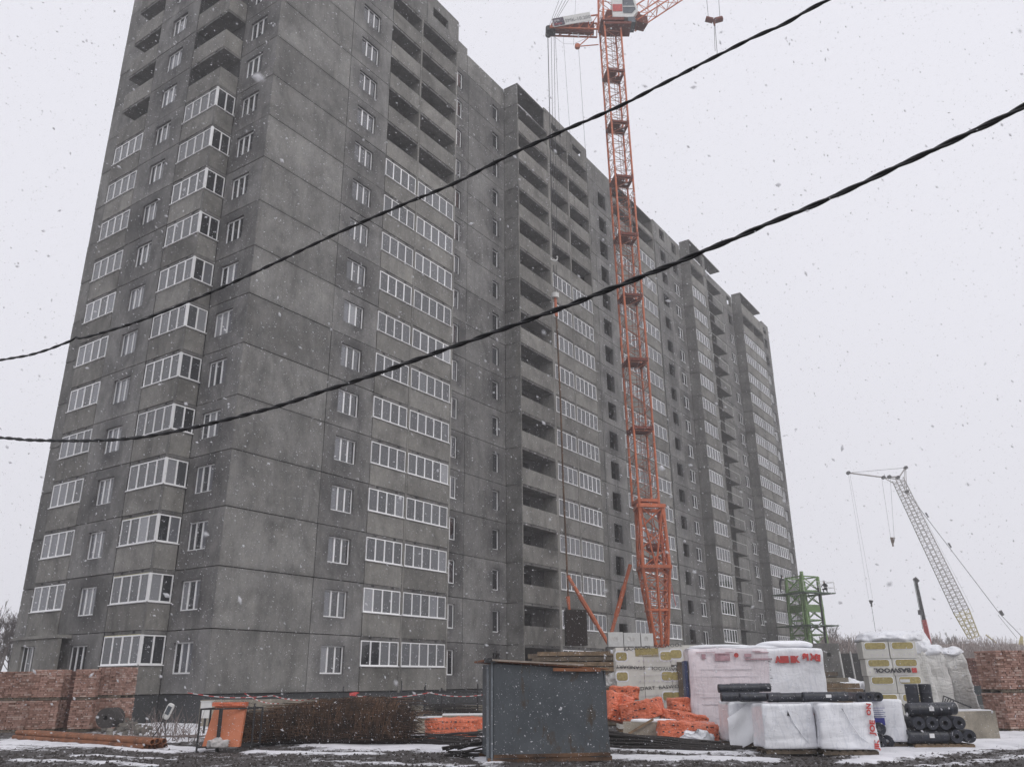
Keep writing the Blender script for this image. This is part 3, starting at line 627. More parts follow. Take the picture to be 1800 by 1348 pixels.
for i, (x, D, h1, h2, wd) in enumerate([(1777, 29.5, 1.15, 1.25, 'nearest to the concrete block'), (1836, 29.5, 1.12, 1.2, 'cut off by the right photo edge')]):
    p = gat(x, D); tp = brick_pallet(p, 1.16, 1.0, h1, yaw0 + rad(12), 60 + i, 'lower brick pallet at the right, ' + wd, group=BG2)
    brick_pallet((p.x, p.y, p.z + tp + .012), 1.14, 1.0, h2, yaw0 + rad(10), 70 + i, 'upper brick pallet at the right, ' + wd, group=BG2)
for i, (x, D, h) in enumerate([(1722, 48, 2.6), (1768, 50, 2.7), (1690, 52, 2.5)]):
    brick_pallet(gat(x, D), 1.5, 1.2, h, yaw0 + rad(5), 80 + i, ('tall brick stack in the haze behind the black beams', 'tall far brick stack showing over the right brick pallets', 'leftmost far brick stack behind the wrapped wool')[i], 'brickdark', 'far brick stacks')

# ================================================================== RUSTY BEAMS ON THE GROUND, LEFT
def beam_bundle(name, label, cat, a, b_, n, r, mat, layers=1, jit=.02, sq=False, group=None, child='beam'):
    a = Vector(a); b_ = Vector(b_); root = empty(name, a, label=label, cat=cat, group=group); d = b_ - a; s = Vector((-d.y, d.x, 0)).normalized()
    for L in range(layers):
        for i in range(n - L):
            o = s * ((i - (n - L - 1) / 2) * r * 2.1) + Vector((0, 0, r + L * r * 1.8)); e1 = R0.uniform(-.15, .15); e2 = R0.uniform(-.2, .2)
            mb = MB(); q0 = o + d.normalized() * e1 + Vector((0, 0, R0.uniform(0, jit))); q1 = d + o + d.normalized() * e2 + Vector((R0.uniform(-jit, jit) * 3, 0, R0.uniform(0, jit)))
            if sq: mb.bar(q0, q1, r * 1.25, 4)
            else: mb.cyl(q0, q1, r, 12, r * .8)
            mb.build(child, M[mat], root)
    return root
a = gp(38, 1299); b_ = gp(272, 1318)
beam_bundle('steel_beam_bundle', 'bundle of rust-orange steel tubes lying in the mud before the brick pallets', 'steel beams', a, b_, 4, .075, 'woodrust', 2)
# ================================================================== DEBRIS BESIDE THE BRICKS
rr = empty('dark_roll', gat(196, 32), label='dark round roll end standing against the last brick pallet', cat='roll')
MB().cyl((-.2, 0, .55), (.5, .5, .55), .34, 20, .08).build('roll_body', M['rebar'], rr)
rb = MB()
for i in range(120):
    x = R0.gauss(232, 20); D = R0.uniform(30, 35); p = gat(x, D); s = R0.uniform(.05, .22)
    rb.cbox((p.x, p.y, GZ + R0.uniform(0, .5) * max(0, 1 - abs(x - 230) / 55)), (s, s * R0.uniform(.5, 1), s * .6), R0.uniform(0, 3), R0.uniform(-.6, .6), R0.uniform(-.6, .6))
rb.build('rubble_heap', [concrete('rubble_concrete', (.13, .12, .105))], kind='stuff', label='heap of broken concrete and dirt beside the brick pallets', cat='rubble')
tw = MB()
for i in range(90):
    x = R0.gauss(305, 32); D = R0.uniform(27, 31); p = gat(x, D); q = p + Vector((R0.uniform(-.5, .5), R0.uniform(-.5, .5), R0.uniform(.2, 1.0))); m_ = (p + q) / 2 + Vector((R0.uniform(-.1, .1), 0, .1)); tw.tube([p, m_, q], [.012, .009, .004], 3)
for i in range(14):
    x = R0.uniform(240, 350); p = gat(x, 29); tw.tube([p + Vector((0, 0, .05)), p + Vector((R0.uniform(-.6, .6), R0.uniform(-1, 1), .1)), p + Vector((R0.uniform(-1.2, 1.2), R0.uniform(-1.5, 1.5), .06))], [.03, .02, .01], 4)
tw.build('dead_brushwood', M['bark'], kind='stuff', label='dry twigs and dead stems sticking out of the snow', cat='twigs')
# street lamp head standing on its short arm
p = gat(291, 28.5); L = empty('street_lamp_head', p, label='white cobra street lamp head standing on end among dry twigs', cat='street lamp')
bm = soft(.22, .11, .50, 3, .55, .006, 2, 7); o = inst('lamp_housing', bm, L, (0, 0, .62), (0, rad(22), yaw0)); bm.materials.append(M['white'])
MB().cbox((0, -.05, .28), (.14, .02, .26), 0).build('lamp_glass', M['cabglass'], o)
MB().tube([(-.02, 0, .68), (-.12, .1, .3), (-.3, .2, 0)], .022, 6).build('arm', M['steel'], L); MB().tube([(-.02, 0, .68), (.15, .1, .3), (.2, .1, 0)], .018, 6).build('prop', M['steel'], L)
# electrical box
p = gat(362, 31); e = empty('electric_box', p, yaw0, label='small pale metal box on a post by the plinth', cat='electric box')
MB().box((-.03, -.03, 0), (.03, .03, .9)).build('post', M['steel'], e); MB().box((-.17, -.09, .55), (.17, .09, 1.08)).box((-.19, -.11, 1.085), (.19, .11, 1.11)).build('cabinet', M['white'], e)
# plastic tape and posts along the plinth
tp = empty('barrier_tape', gat(395, 33), label='red and white barrier tape strung low along the building foot', cat='barrier tape')
for j, (xa, ya, xb, yb) in enumerate([(330, 1217, 480, 1222), (480, 1222, 560, 1226), (430, 1218, 495, 1236), (750, 1216, 860, 1219), (620, 1222, 760, 1216)]):
    A = at(xa, ya, 33.2); B_ = at(xb, yb, 33.2); n = 16; tb = MB()
    for i in range(n):
        q0 = A.lerp(B_, i / n) - Vector((0, 0, .12 * math.sin(PI * i / n))); q1 = A.lerp(B_, (i + 1) / n) - Vector((0, 0, .12 * math.sin(PI * (i + 1) / n))); tb.cur = i % 2; tb.bar(q0, q1, .018, 4)
    tb.build('tape', [M['red'], M['paper']], tp, tuple(-c for c in gat(395, 33)))
for x, y in ((604, 1206), (706, 1196), (748, 1200), (862, 1200)):
    MB().bar(gat(x, 33.4), at(x, y, 33.4), .022, 5).build('post', M['steel'], tp, tuple(-c for c in gat(395, 33)))
c_ = at(622, 1219, 33); tagv(MB().box((-.16, -.01, -.05), (.1, .01, .06)).add([(.1, 0, -.02), (.22, .0, .01), (.1, 0, .05)], [(0, 1, 2)]).build('red_flag', M['red'], loc=c_, rot=(0, rad(-8), yaw0)), 'small red cloth flag tied over the rusty mesh heap', 'flag')
# ================================================================== PALE CONCRETE BAND AND LOW WALLS IN FRONT OF THE PLINTH
for n_, (xa, ya, xb, yb, D, w) in enumerate([(352, 1238, 560, 1228, 36.5, .5), (600, 1236, 712, 1236, 36.5, .5), (712, 1240, 862, 1240, 36.6, .5)]):
    A = at(xa, ya, D); B_ = at(xb, yb, D); ln = (Vector((B_.x, B_.y, 0)) - Vector((A.x, A.y, 0))).length; an = math.atan2(B_.y - A.y, B_.x - A.x)
    tagv(MB().box((0, 0, 0), (ln, w, max(A.z, B_.z) - GZ + .1)).build('concrete_kerb_beam', M['concblock'], loc=(A.x, A.y, GZ - .1), rot=(0, 0, an)), ('pale concrete beam behind the orange panel frame', 'pale concrete beam behind the rusty mesh heap', 'pale concrete beam behind the rebar rack')[n_], 'concrete beam', group='concrete beams along the building foot')
for n_, (xa, ya, xb, yb, D) in enumerate([(716, 1262, 790, 1268, 30.5), (775, 1257, 866, 1250, 31.0)]):
    A = at(xa, ya, D); B_ = at(xb, yb, D); ln = (B_ - A).length; an = math.atan2(B_.y - A.y, B_.x - A.x)
    root = empty('concrete_block_row', (A.x, A.y, GZ), an, label=('low concrete block with snow on top behind the orange packs', 'longer concrete foundation block beside the steel shed')[n_], cat='concrete block')
    MB().box((0, 0, 0), (ln, .6, A.z - GZ)).build('block', M['concblock'], root); MB().box((.05, .05, A.z - GZ), (ln * .8, .5, A.z - GZ + .05)).build('snow_cap', M['snow'], root)
# ================================================================== FRAME WITH THE ORANGE PANEL
a = gp(345, 1322); b_ = gp(441, 1318); D0 = dep(a)
fr = empty('steel_trestle', a, label='rusty steel trestle frame holding a pale orange board', cat='trestle'); top = at(345, 1246, D0).z - a.z; dx = (b_ - a); dx.z = 0
bk = Vector((FH.x, FH.y, 0)) * .75; fm_ = MB()
for o in (Vector((0, 0, 0)), dx, bk, dx + bk): fr_ = MB().bar(o, o + Vector((0, 0, top + (.12 if o == dx else 0))), .026, 4).build('leg', M['steel'], fr)
mid = dx * .37; MB().bar(mid, mid + Vector((0, 0, top)), .05, 4).build('post', M['steel'], fr)
for z in (top, .12):
    for o1, o2 in ((Vector(), dx), (bk, dx + bk), (Vector(), bk), (dx, dx + bk)): MB().bar(o1 + Vector((0, 0, z)), o2 + Vector((0, 0, z)), .028, 4).build('rail', M['steel'], fr)
ob = [at(355, 1312, D0 + .25), at(420, 1312, D0 + .25), at(432, 1240, D0 + .55), at(379, 1238, D0 + .55)]; th = Vector((FH.x, FH.y, 0)) * .16
vs = ob + [v + th for v in ob]
tagv(MB().add(vs, [(0, 1, 2, 3), (7, 6, 5, 4), (0, 4, 5, 1), (1, 5, 6, 2), (2, 6, 7, 3), (3, 7, 4, 0)]).build('orange_board', M['orangep']), 'pale orange board leaning inside the steel trestle with snow on its foot', 'board')
sm_ = soft(.62, .34, .20, 9, .6, .10, 5, 9); sm_.materials.append(simple('dirty_snow', (.45, .43, .42), .8, var=.35, scale=7)); inst('snow_heap', sm_, None, ob[0].lerp(ob[1], .45) - Vector((.1, .1, .02)), kind='stuff', label='dirty snow lump at the foot of the orange board', cat='snow')
MB().cbox((0, 0, 0), (.9, .25, .10), 0).build('cap_board', M['orange'], fr, at(405, 1237, D0 + .6) - a, (0, 0, yaw0))
# ================================================================== RUSTY WIRE MESH HEAP
wm = empty('wire_mesh_heap', gat(570, 25.6), yaw0, label='long dark rusty heap of rolled wire mesh before the building', cat='wire mesh heap')
prof = [(-2.42, .24, .62), (-2.0, .40, .68), (-1.0, .54, .72), (0, .61, .76), (1.2, .65, .80), (2.05, .62, .80), (2.5, .30, .55)]
def prf(x):
    for i in range(len(prof) - 1):
        if prof[i][0] <= x <= prof[i + 1][0]:
            t = (x - prof[i][0]) / (prof[i + 1][0] - prof[i][0]); return prof[i][1] * (1 - t) + prof[i + 1][1] * t
    return .45
core = MB(); xs = [-2.4 + i * .2 for i in range(25)]; vs = []; nn = 14
for x in xs:
    r = prf(x) * .86
    for k in range(nn):
        a_ = 2 * PI * k / nn; q = 1 + .07 * noise.noise(Vector((x * 1.3, math.cos(a_) * 2, math.sin(a_) * 2))); vs.append((x, math.cos(a_) * r * .85 * q, max(.0, r + math.sin(a_) * r * q)))
fs = [(i * nn + k, i * nn + (k + 1) % nn, (i + 1) * nn + (k + 1) % nn, (i + 1) * nn + k) for i in range(len(xs) - 1) for k in range(nn)] + [tuple(range(nn)), tuple(range((len(xs) - 1) * nn, len(xs) * nn))]
core.add(vs, fs); core.build('packed_core', M['rustcore'], wm)
wr = MB()
for i in range(4200):
    x = R0.uniform(-2.5, 2.6); r = prf(x) * R0.choice((R0.uniform(.86, .97), R0.uniform(.88, .99), R0.uniform(.9, 1.03))); a0 = R0.uniform(-.9, PI - .3); da = R0.uniform(.8, 1.8); tl = R0.uniform(-1, 1) ** 3 * .5
    if i % 6 == 0: tl = R0.uniform(-1.2, 1.2); da = R0.uniform(-.25, .25)
    pts = [(x + tl * t + .012 * math.sin(9 * t + i), -math.cos(a0 + da * t) * r * .9, max(0.01, prf(x) + math.sin(a0 + da * t) * r)) for t in (0, .25, .5, .75, 1)]
    wr.cur = R0.choice((0, 0, 1)); wr.tube(pts, .0065, 3)
for i in range(900):
    x = R0.uniform(2.0, 2.5) if i % 2 else R0.uniform(-2.45, -2.0); s = 1 if x > 0 else -1; a0 = R0.uniform(0, 2 * PI); r = R0.uniform(.1, .62); z = .62 + math.sin(a0) * r * .85
    wr.tube([(x, -math.cos(a0) * r, max(.01, z)), (x + s * R0.uniform(.05, .38), -math.cos(a0 + .4) * r, max(.01, z + R0.uniform(-.2, .1)))], .006, 3)
wr.build('rusty_wires', [M['rust'], M['rustcore']], wm, kind='stuff')
# ================================================================== REBAR RACK
p = gat(792, 35.5); rk = empty('rebar_rack', p, yaw0, label='steel rack of uprights holding a bundle of dark rebar offcuts', cat='rack'); k_ = 35.5 / FPX * 1.08
for x0, h in ((-40, 1.5), (-14, 1.45), (6, 1.35), (41, 1.6)): MB().box((x0 * k_ - .03, -.03, 0), (x0 * k_ + .03, .03, h)).build('upright', M['steel'], rk)
MB().box((-40 * k_, -.05, 1.25), (41 * k_, 0, 1.33)).build('top_rail', M['steel'], rk); MB().box((-40 * k_, -.3, .45), (41 * k_, -.24, .50)).box((-40 * k_, .24, .45), (41 * k_, .3, .50)).build('shelf', M['steel'], rk)
rb = MB()
for i in range(60):
    z = .5 + R0.random() ** 1.6 * .34; y = R0.uniform(-.3, .3); x = R0.uniform(-1.2, -.5); rb.bar((x, y, z), (x + R0.uniform(1.2, 2.2), y + R0.uniform(-.1, .1), z + R0.uniform(-.06, .06)), .018, 4)
rb.build('rebar', M['rebar'], rk, kind='stuff')
# ================================================================== STEEL SHED
a = gp(868, 1341); b_ = gp(1074, 1336); c_ = gp(857, 1326); D1 = dep(a); D2 = dep(b_)
ux = (b_ - a); wS = Vector((ux.x, ux.y, 0)).length; an = math.atan2(ux.y, ux.x); hL = at(868, 1166, D1).z - GZ; hR = at(1062, 1178, D2).z - GZ
sh = empty('steel_shed', a, an, label='grey-blue steel plate shed with a warped board roof, in the foreground', cat='shed')
dS = 1.7
vs = []; fs = []; NP = 34
for i in range(NP + 1):
    for j in range(NP + 1):
        u, v = i / NP, j / NP; top_ = hL + (hR - hL) * u; x = u * (wS - .10 * v); z = .08 + v * (top_ - .08)
        dn = noise.noise(Vector((x * 1.1, z * 1.1, 2))) * .03 + noise.noise(Vector((x * 3.2, z * 2.4, 6))) * .010; e_ = min(1, 6 * min(u, 1 - u, v, 1 - v)); vs.append((x, dn * e_, z))
fs = [(i * (NP + 1) + j, (i + 1) * (NP + 1) + j, (i + 1) * (NP + 1) + j + 1, i * (NP + 1) + j + 1) for i in range(NP) for j in range(NP)]
fp_ = MB().add(vs, fs).add([(x, y + .045, z) for x, y, z in vs], [f[::-1] for f in fs]); fp_.build('front_plate', M['shed'], sh, smooth=True)
MB().box((.0, -.02, .10), (wS - .01, .012, .17)).build('bottom_channel', M['rust'], sh)
MB().box((wS - .07, .03, .08), (wS - .03, dS, hR)).build('side_plate', M['shed'], sh); MB().box((-.02, .03, .08), (.02, dS, hL)).build('side_plate', M['shed'], sh); MB().box((0, dS, .08), (wS - .05, dS + .03, hR)).build('rear_plate', M['shed'], sh)
MB().box((-.06, -.012, .05), (-.02, .05, hL + .03)).build('corner_angle', simple('galvanised_edge', (.16, .18, .2), .5), sh); MB().box((-.14, .1, .05), (-.09, .16, hL - .03)).build('door_edge', simple('galvanised_edge2', (.2, .22, .24), .5), sh)
MB().box((-.13, .0, .0), (wS + .03, .07, .10)).box((-.1, dS - .1, 0), (wS, dS, .08)).build('skid', M['rust'], sh)
MB().add([(-.22, -.08, hL + .05), (wS + .02, -.08, hR + .02), (wS + .02, dS + .1, hR + .02), (-.22, dS + .1, hL + .05), (-.22, -.08, hL + .09), (wS + .02, -.08, hR + .045), (wS + .02, dS + .1, hR + .045), (-.22, dS + .1, hL + .09)], [(3, 2, 1, 0), (4, 5, 6, 7), (0, 1, 5, 4), (1, 2, 6, 5), (2, 3, 7, 6), (3, 0, 4, 7)]).build('roof_sheet', M['woodrust'], sh)
MB().cbox((wS * .38, -.06, (hL + hR) / 2 + .10), (wS * .8, .14, .035), 0, 0, rad(3.0)).build('roof_board', simple('pale_warped_board', (.30, .25, .21), .8, var=.3), sh)
MB().cbox((wS * .72, -.10, hR + .02), (wS * .42, .03, .07), 0, 0, rad(1)).build('roof_board', M['woodrust'], sh)
MB().box((-.22, -.12, hL + .02), (.02, .0, hL + .12)).bar((.02, .2, hL + .1), (.1, .2, hL + .28), .02, 5).build('roof_bracket', M['steel'], sh)
# ================================================================== ORANGE FILM PACKS
def orange_pack(x, y, D, w, d, h, rz, seed, label, tilt=(0, 0), marks=True, rnd=.11):
    p = at(x, y, D); root = empty('orange_pack', p, yaw0 + rad(rz), label=label, cat='orange pack', group='orange film packs'); root.rotation_euler = (tilt[0], tilt[1], yaw0 + rad(rz))
    me_ = soft(w, d, h, seed, rnd, .06, 4.2, 15); me_.materials.append(M['orange']); inst('film_pack', me_, root)
    if marks:
        mk = MB(); rq = random.Random(seed)
        for r_ in range(max(1, int(h / .17))):
            for c in range(int(w / .13)):
                if rq.random() < .3: continue
                xx = -w * .42 + c * .13; ww = rq.uniform(.03, .09)
                mk.cbox((xx, -d / 2 - .004 + .01, .12 + r_ * .17), (ww, .012, rq.uniform(.018, .04)), 0, 0, rq.uniform(-.1, .1))
        mk.build('printed_marks', M['black'], root, kind='stuff')
    return root
orange_pack(793, 1296, 27.2, 1.55, .8, .55, 4, 1, 'low orange film pack lying in snow left of the steel shed')
orange_pack(835, 1280, 29.0, 1.3, .8, .35, -10, 2, 'flat orange film pack tucked behind the shed edge', marks=False)
orange_pack(1080, 1268, 26.5, .8, .8, .8, 18, 3, 'tall orange film pack leaning beside the shed right edge', (0, rad(14)))
orange_pack(1098, 1230, 29, .9, .7, .42, 3, 4, 'orange film pack highest in the heap against the wool packs', (0, 0))
orange_pack(1133, 1264, 26.0, 1.2, .8, .52, -20, 5, 'pale orange folded film pack in the middle of the heap', (0, rad(-10)))
orange_pack(1205, 1256, 27.5, 1.0, .8, .5, 6, 6, 'printed orange film pack stacked below the white wrapped stack')
orange_pack(1200, 1274, 25.9, 1.35, .7, .36, -6, 7, 'thin slanted orange film pack on the concrete block', (0, rad(10)))
orange_pack(1208, 1306, 24.6, 1.62, .9, .56, -4, 8, 'large front orange film pack lying on the black pipes', (0, rad(3)))
# concrete block under the packs
p = gat(1141, 25.2); cb = empty('foundation_block', p, yaw0 + rad(-8), label='grey concrete foundation block with snow between the orange packs', cat='concrete block')
MB().box((-.75, -.3, 0), (.75, .3, at(1141, 1268, 25.2).z - GZ)).build('block', M['concblock'], cb); h_ = at(1141, 1268, 25.2).z - GZ
ms_ = soft(1.3, .5, .1, 5, .6, .04, 2, 7); ms_.materials.append(M['snow']); inst('snow_cap', ms_, cb, (0.1, 0, h_ - .02)); MB().cbox((-.25, -.36, h_ - .1), (.8, .05, .06), 0, 0, rad(-28)).build('stick', M['wood'], cb)
# white crumpled film scrap
me_ = soft(.9, .35, .3, 31, .7, .16, 5, 9); me_.materials.append(M['film']); inst('crumpled_film', me_, None, gat(1222, 23.9) + Vector((0, 0, .05)), (0, 0, yaw0), label='crumpled white film scrap at the foot of the front orange pack', cat='plastic film')
me_ = soft(.7, .5, .5, 32, .7, .14, 5, 9); me_.materials.append(M['filmgrey']); inst('crumpled_film', me_, None, at(1080, 1210, 31), (0, 0, yaw0), label='crumpled clear film between the timber stack and wool packs', cat='plastic film')
# ================================================================== BLACK PIPE BUNDLES
def pipe_bundle(label, ends, n, r, seed, group):
    rq = random.Random(seed); root = empty('black_pipe_bundle', ends[0], label=label, cat='black pipes', group=group); d = ends[1] - ends[0]; s = Vector((-d.y, d.x, 0)).normalized(); L = d.length
    for i in range(n):
        o = s * rq.uniform(-.35, .35) + Vector((0, 0, r + rq.random() ** 1.5 * .42)); a0 = rq.uniform(0, .12); b0 = rq.uniform(.75, 1.05)
        pts = [o * (1 - .55 * t) + d * t + Vector((0, 0, .03 * math.sin(7 * t + i))) for t in (a0, (a0 * 2 + b0) / 3, (a0 + 2 * b0) / 3, b0)]
        MB().tube(pts, r, 6).build('pipe', M['rebar'], root)
pipe_bundle('thick bundle of long black pipes fanning right from the shed', (gat(1050, 23.6), gat(1292, 21.6)), 46, .028, 1, 'black pipe bundles')
pipe_bundle('thin bundle of black pipes lying on snow left of the shed', (gat(870, 23.4), gat(700, 26.5)), 22, .022, 2, 'black pipe bundles')
pipe_bundle('short black pipe pile poking out left of the shed foot', (gat(880, 21.6), gat(782, 21.4)), 22, .024, 3, 'black pipe bundles')
# ================================================================== WHITE FILM WRAPPED PALLETS
def wrapped(x, D, w, d, h, rz, seed, label, mat='film', fold=.02, taper=.02, amp=.035, rnd=.10, zoff=.14, name='wrapped_pallet', cat='wrapped pallet', group=None, n=13):
    p = gat(x, D); root = empty(name, p, yaw0 + rad(rz), label=label, cat=cat, group=group)
    me_ = soft(w, d, h, seed, rnd, amp, 1.5, n, taper, 0, fold); me_.materials.append(M[mat]); inst('film_wrap', me_, root, (0, 0, zoff))
    pb = MB(); wood_pallet(pb, w * .96, d * .96, .03); pb.build('pallet', M['wooddark'], root); return root
WG = 'white film wrapped pallets'
def hgt(x, y, D): return at(x, y, D).z - GZ
hf = hgt(1375, 1236, 21.4)
w1 = wrapped(1374, 21.4, 1.20, 1.0, hf - .14, -1, 11, 'front white wrapped pallet with a small dark tear in its middle', group=WG, amp=.04, n=22, rnd=.07, taper=.05)
w2 = wrapped(1476, 21.0, 1.27, 1.0, hf - .12, -3, 12, 'front white wrapped pallet printed with red letters down its right edge', group=WG, amp=.04, n=22, rnd=.07, taper=.05)
w3 = wrapped(1306, 23.6, 1.05, 1.0, hgt(1306, 1232, 23.6) - .14, 4, 13, 'white wrapped pallet with a loose folded film flap', group=WG)
w4 = wrapped(1544, 23.2, 1.10, 1.0, hgt(1544, 1232, 23.2) - .1, -16, 14, 'white wrapped pallet with blue logo print, beside the black rolls', group=WG, amp=.06)
MB().add([(-.03, -.52, .86), (.04, -.52, .86), (.0, -.52, .97)], [(0, 1, 2)]).add([(-.02, -.53, .86), (.05, -.53, .84), (.0, -.515, .93)], [(0, 1, 2)]).build('tear', M['black'], w1)
MB().tube([(.0, -.515, hf - .15), (-.01, -.53, 1.0), (.10, -.525, .7), (.28, -.525, .42), (.42, -.52, .25)], [.01, .013, .012, .01, .005], 5).build('film_crease', M['film'], w1)
MB().tube([(-.12, -.515, hf - .15), (-.08, -.53, 1.0), (.05, -.525, .7), (.22, -.525, .42), (.45, -.52, .25)], [.01, .013, .012, .01, .005], 5).build('film_crease', M['film'], w2)
MB().add([(-.12, -.53, 1.02), (-.06, -.53, .93), (-.07, -.53, 1.0)], [(0, 1, 2)]).build('tear', M['black'], w2)
# red letters down the side
for ch, x_, z, s_ in (('ON', .525, .86, .12), ('JOE', .555, .46, .14), ('JIK', .60, .15, .12)):
    text('red_lettering', ch, s_ * 1.1, M['red'], w2, (x_, -.535, z), (PI / 2, rad(-83), 0), .006, 1.25, bold=.006)
MB().box((.575, -.46, .2), (.60, -.2, hf - .3)).build('dark_side_print', M['black'], w1)
MB().box((.60, -.44, .9), (.63, -.25, hf - .25)).build('red_side_print', M['red'], w1)
# folded flap
fl_ = MB(); n_ = 8
V = [[None] * (n_ + 1) for _ in range(n_ + 1)]; vs = []
for i in range(n_ + 1):
    for j in range(n_ + 1):
        u, v = i / n_, j / n_; x = -.62 + u * (.95 - .25 * v) ; z = 1.05 - v * .85 - (1 - u) * .32 + .25 * u * (1 - v); y = -.57 - .05 * math.sin(u * 7 + v * 3) - .03 * math.sin(v * 9)
        vs.append((x, y, z)); vs.append((x, y + .012, z))
fs = []
for i in range(n_):
    for j in range(n_):
        a_ = (i * (n_ + 1) + j) * 2; b__ = ((i + 1) * (n_ + 1) + j) * 2; fs += [(a_, a_ + 2, b__ + 2, b__), (a_ + 1, b__ + 1, b__ + 3, a_ + 3)]
fl_.add(vs, fs); fl_.build('loose_film_flap', M['snow'], w3, smooth=True)
# blue prints on the fourth
for bx in ((-.46, -.565, 1.10, -.30, 1.30), (-.24, -.565, 1.12, .06, 1.30), (-.20, -.565, .55, .06, .72)):
    MB().box((bx[0], bx[1], bx[2]), (bx[3], bx[1] + .01, bx[4])).build('blue_print', M['blue'], w4)
text('blue_lettering', 'III', .16, M['paper'], w4, (-.43, -.572, 1.15), (PI / 2, 0, 0), .003); text('blue_lettering', 'DRL', .12, M['paper'], w4, (-.19, -.572, 1.17), (PI / 2, 0, 0), .003)
for i in range(5): MB().box((-.3, -.572, .95 - i * .05), (.1 - .05 * (i % 2), -.565, .96 - i * .05)).build('print_line', M['blue'], w4)
# ---- the big white wrapped stack with red letters along its top
D = 27.5; p = gat(1330, D); zt = hgt(1330, 1140, D); wB = 212 * D / FPX * 1.02
bg_ = empty('large_wrapped_stack', p, yaw0 + rad(-4), label='large white wrapped stack with snow on top and red letters along its upper edge', cat='wrapped stack', group=WG)
me_ = soft(wB, 1.3, zt - .15, 40, .05, .045, 1.3, 26, .015, 0, .02); me_.materials.append(M['filmpink']); me_.materials.append(M['film'])
me_.polygons.foreach_set('material_index', [1 if f_.center.x > .09 * wB + .03 * math.sin(f_.center.z * 9) else 0 for f_ in me_.polygons]); inst('film_wrap', me_, bg_, (0, 0, .15))
for i, (cx_, ww, hh) in enumerate(((-.22 * wB, .5 * wB, .16), (.08 * wB, .4 * wB, .13), (.26 * wB, .42 * wB, .26), (-.02 * wB, .96 * wB, .09))):
    me_ = soft(ww, 1.2, hh, 50 + i, .8, .03, 2, 9); me_.materials.append(M['snow']); inst('snow_cap', me_, bg_, (cx_, 0, zt - .03))
MB().box((-wB / 2 - .12, -.5, .1), (-wB / 2 - .02, .1, zt - .35)).build('blue_edge_board', simple('dark_blue_board', (.03, .05, .13), .5), bg_)
text('red_lettering', 'AIIIII', .24, M['red'], bg_, (.145 * wB, -.70, zt - .42), (PI / 2, 0, 0), .012, .85, bold=.02); text('red_lettering', 'IIK', .24, M['red'], bg_, (.255 * wB, -.70, zt - .42), (PI / 2, 0, 0), .012, .85, bold=.02)
text('red_lettering', 'ЗI', .24, M['red'], bg_, (.345 * wB, -.70, zt - .36), (PI / 2, 0, 0), .012, .85, bold=.02); text('red_lettering', 'ЖII', .24, M['red'], bg_, (.40 * wB, -.70, zt - .36), (PI / 2, rad(6), 0), .012, .85, bold=.02)
faint = simple('faded_pink_print', (.42, .26, .29), .5)
for (a0, a1, z0_, z1_) in ((-.40, -.37, .30, .16), (-.30, -.19, .36, .14), (-.28, -.20, .20, .17), (-.08, .12, .34, .30), (-.08, -.03, .26, .16), (.0, .10, .14, .12), (-.44, -.30, .12, .105), (-.22, -.16, .12, .105), (-.02, .04, .10, .085)):
    MB().box((a0 * wB, -.685, zt - z0_), (a1 * wB, -.66, zt - z1_)).build('faded_print', faint, bg_)
MB().cyl((-.142 * wB, -.70, zt - .2), (-.142 * wB, -.68, zt - .2), .07, 12).build('red_dot_print', M['red'], bg_)
grr = simple('thin_grey_crease', (.56, .53, .56), .4)
for i in range(9): MB().box((-.44 * wB + R0.uniform(0, 1.2), -.672, .35 + i * .2), (-.1 * wB + R0.uniform(0, .9), -.668, .355 + i * .2 + .014)).build('film_crease', grr, bg_)
for i in range(24): MB().cbox((.095 * wB + R0.uniform(-.03, .03), -.672, .5 + i * .08), (R0.uniform(.03, .1), .01, .014), 0, 0, R0.uniform(-.6, .6)).build('film_pucker', M['black'] if i % 3 == 0 else grr, bg_)
# ================================================================== BLACK ROOFING ROLLS
RG = 'black roofing felt rolls'
def rrect_mesh(w, h, r, th=.01):
    mb = MB(); pts = []
    for cx_, cz_, a0 in ((w / 2 - r, h / 2 - r, 0), (-w / 2 + r, h / 2 - r, 90), (-w / 2 + r, -h / 2 + r, 180), (w / 2 - r, -h / 2 + r, 270)):
        for k in range(5): a_ = rad(a0 + k * 22.5); pts.append((cx_ + r * math.cos(a_), cz_ + r * math.sin(a_)))
    n = len(pts); mb.add([(x, -th, z) for x, z in pts] + [(x, 0, z) for x, z in pts], [tuple(range(n))[::-1], tuple(range(n, 2 * n))] + [(i, (i + 1) % n, n + (i + 1) % n, n + i) for i in range(n)]); return mb
roll_me = MB()
pr = [(0, .152), (.03, .16), (.2, .158), (.21, .163), (.24, .163), (.25, .157), (.75, .157), (.76, .163), (.79, .163), (.8, .158), (.97, .16), (1.0, .152)]
n_ = 22; vs = []; 
for (x, r) in pr + [(1.0, .055), (0, .055)]:
    for k in range(n_): a_ = 2 * PI * k / n_; vs.append((x - .5, r * math.cos(a_), r * math.sin(a_)))
m_ = len(pr) + 2; fs = [(j * n_ + k, j * n_ + (k + 1) % n_, ((j + 1) % m_) * n_ + (k + 1) % n_, ((j + 1) % m_) * n_ + k) for j in range(m_) for k in range(n_)]
roll_me.add(vs, fs); roll_me = roll_me.mesh('felt_roll', M['roll'])
lab_me = MB().box((-.06, -.012, -.05), (.06, 0, .05)).mesh('paper_label', M['paper'])
def froll(p, rz, label, upright=False, lab=False, tilt=0.0, thin=False):
    o = inst('roofing_roll', roll_me, None, p, (0, rad(90) if upright else tilt, yaw0 + rad(rz)), label=label, cat='roofing roll', group=RG)
    if thin: o.scale = (1.08, .70, .70)
    if lab: inst('paper_label', lab_me, o, (.05, -.158, .02))
    return o
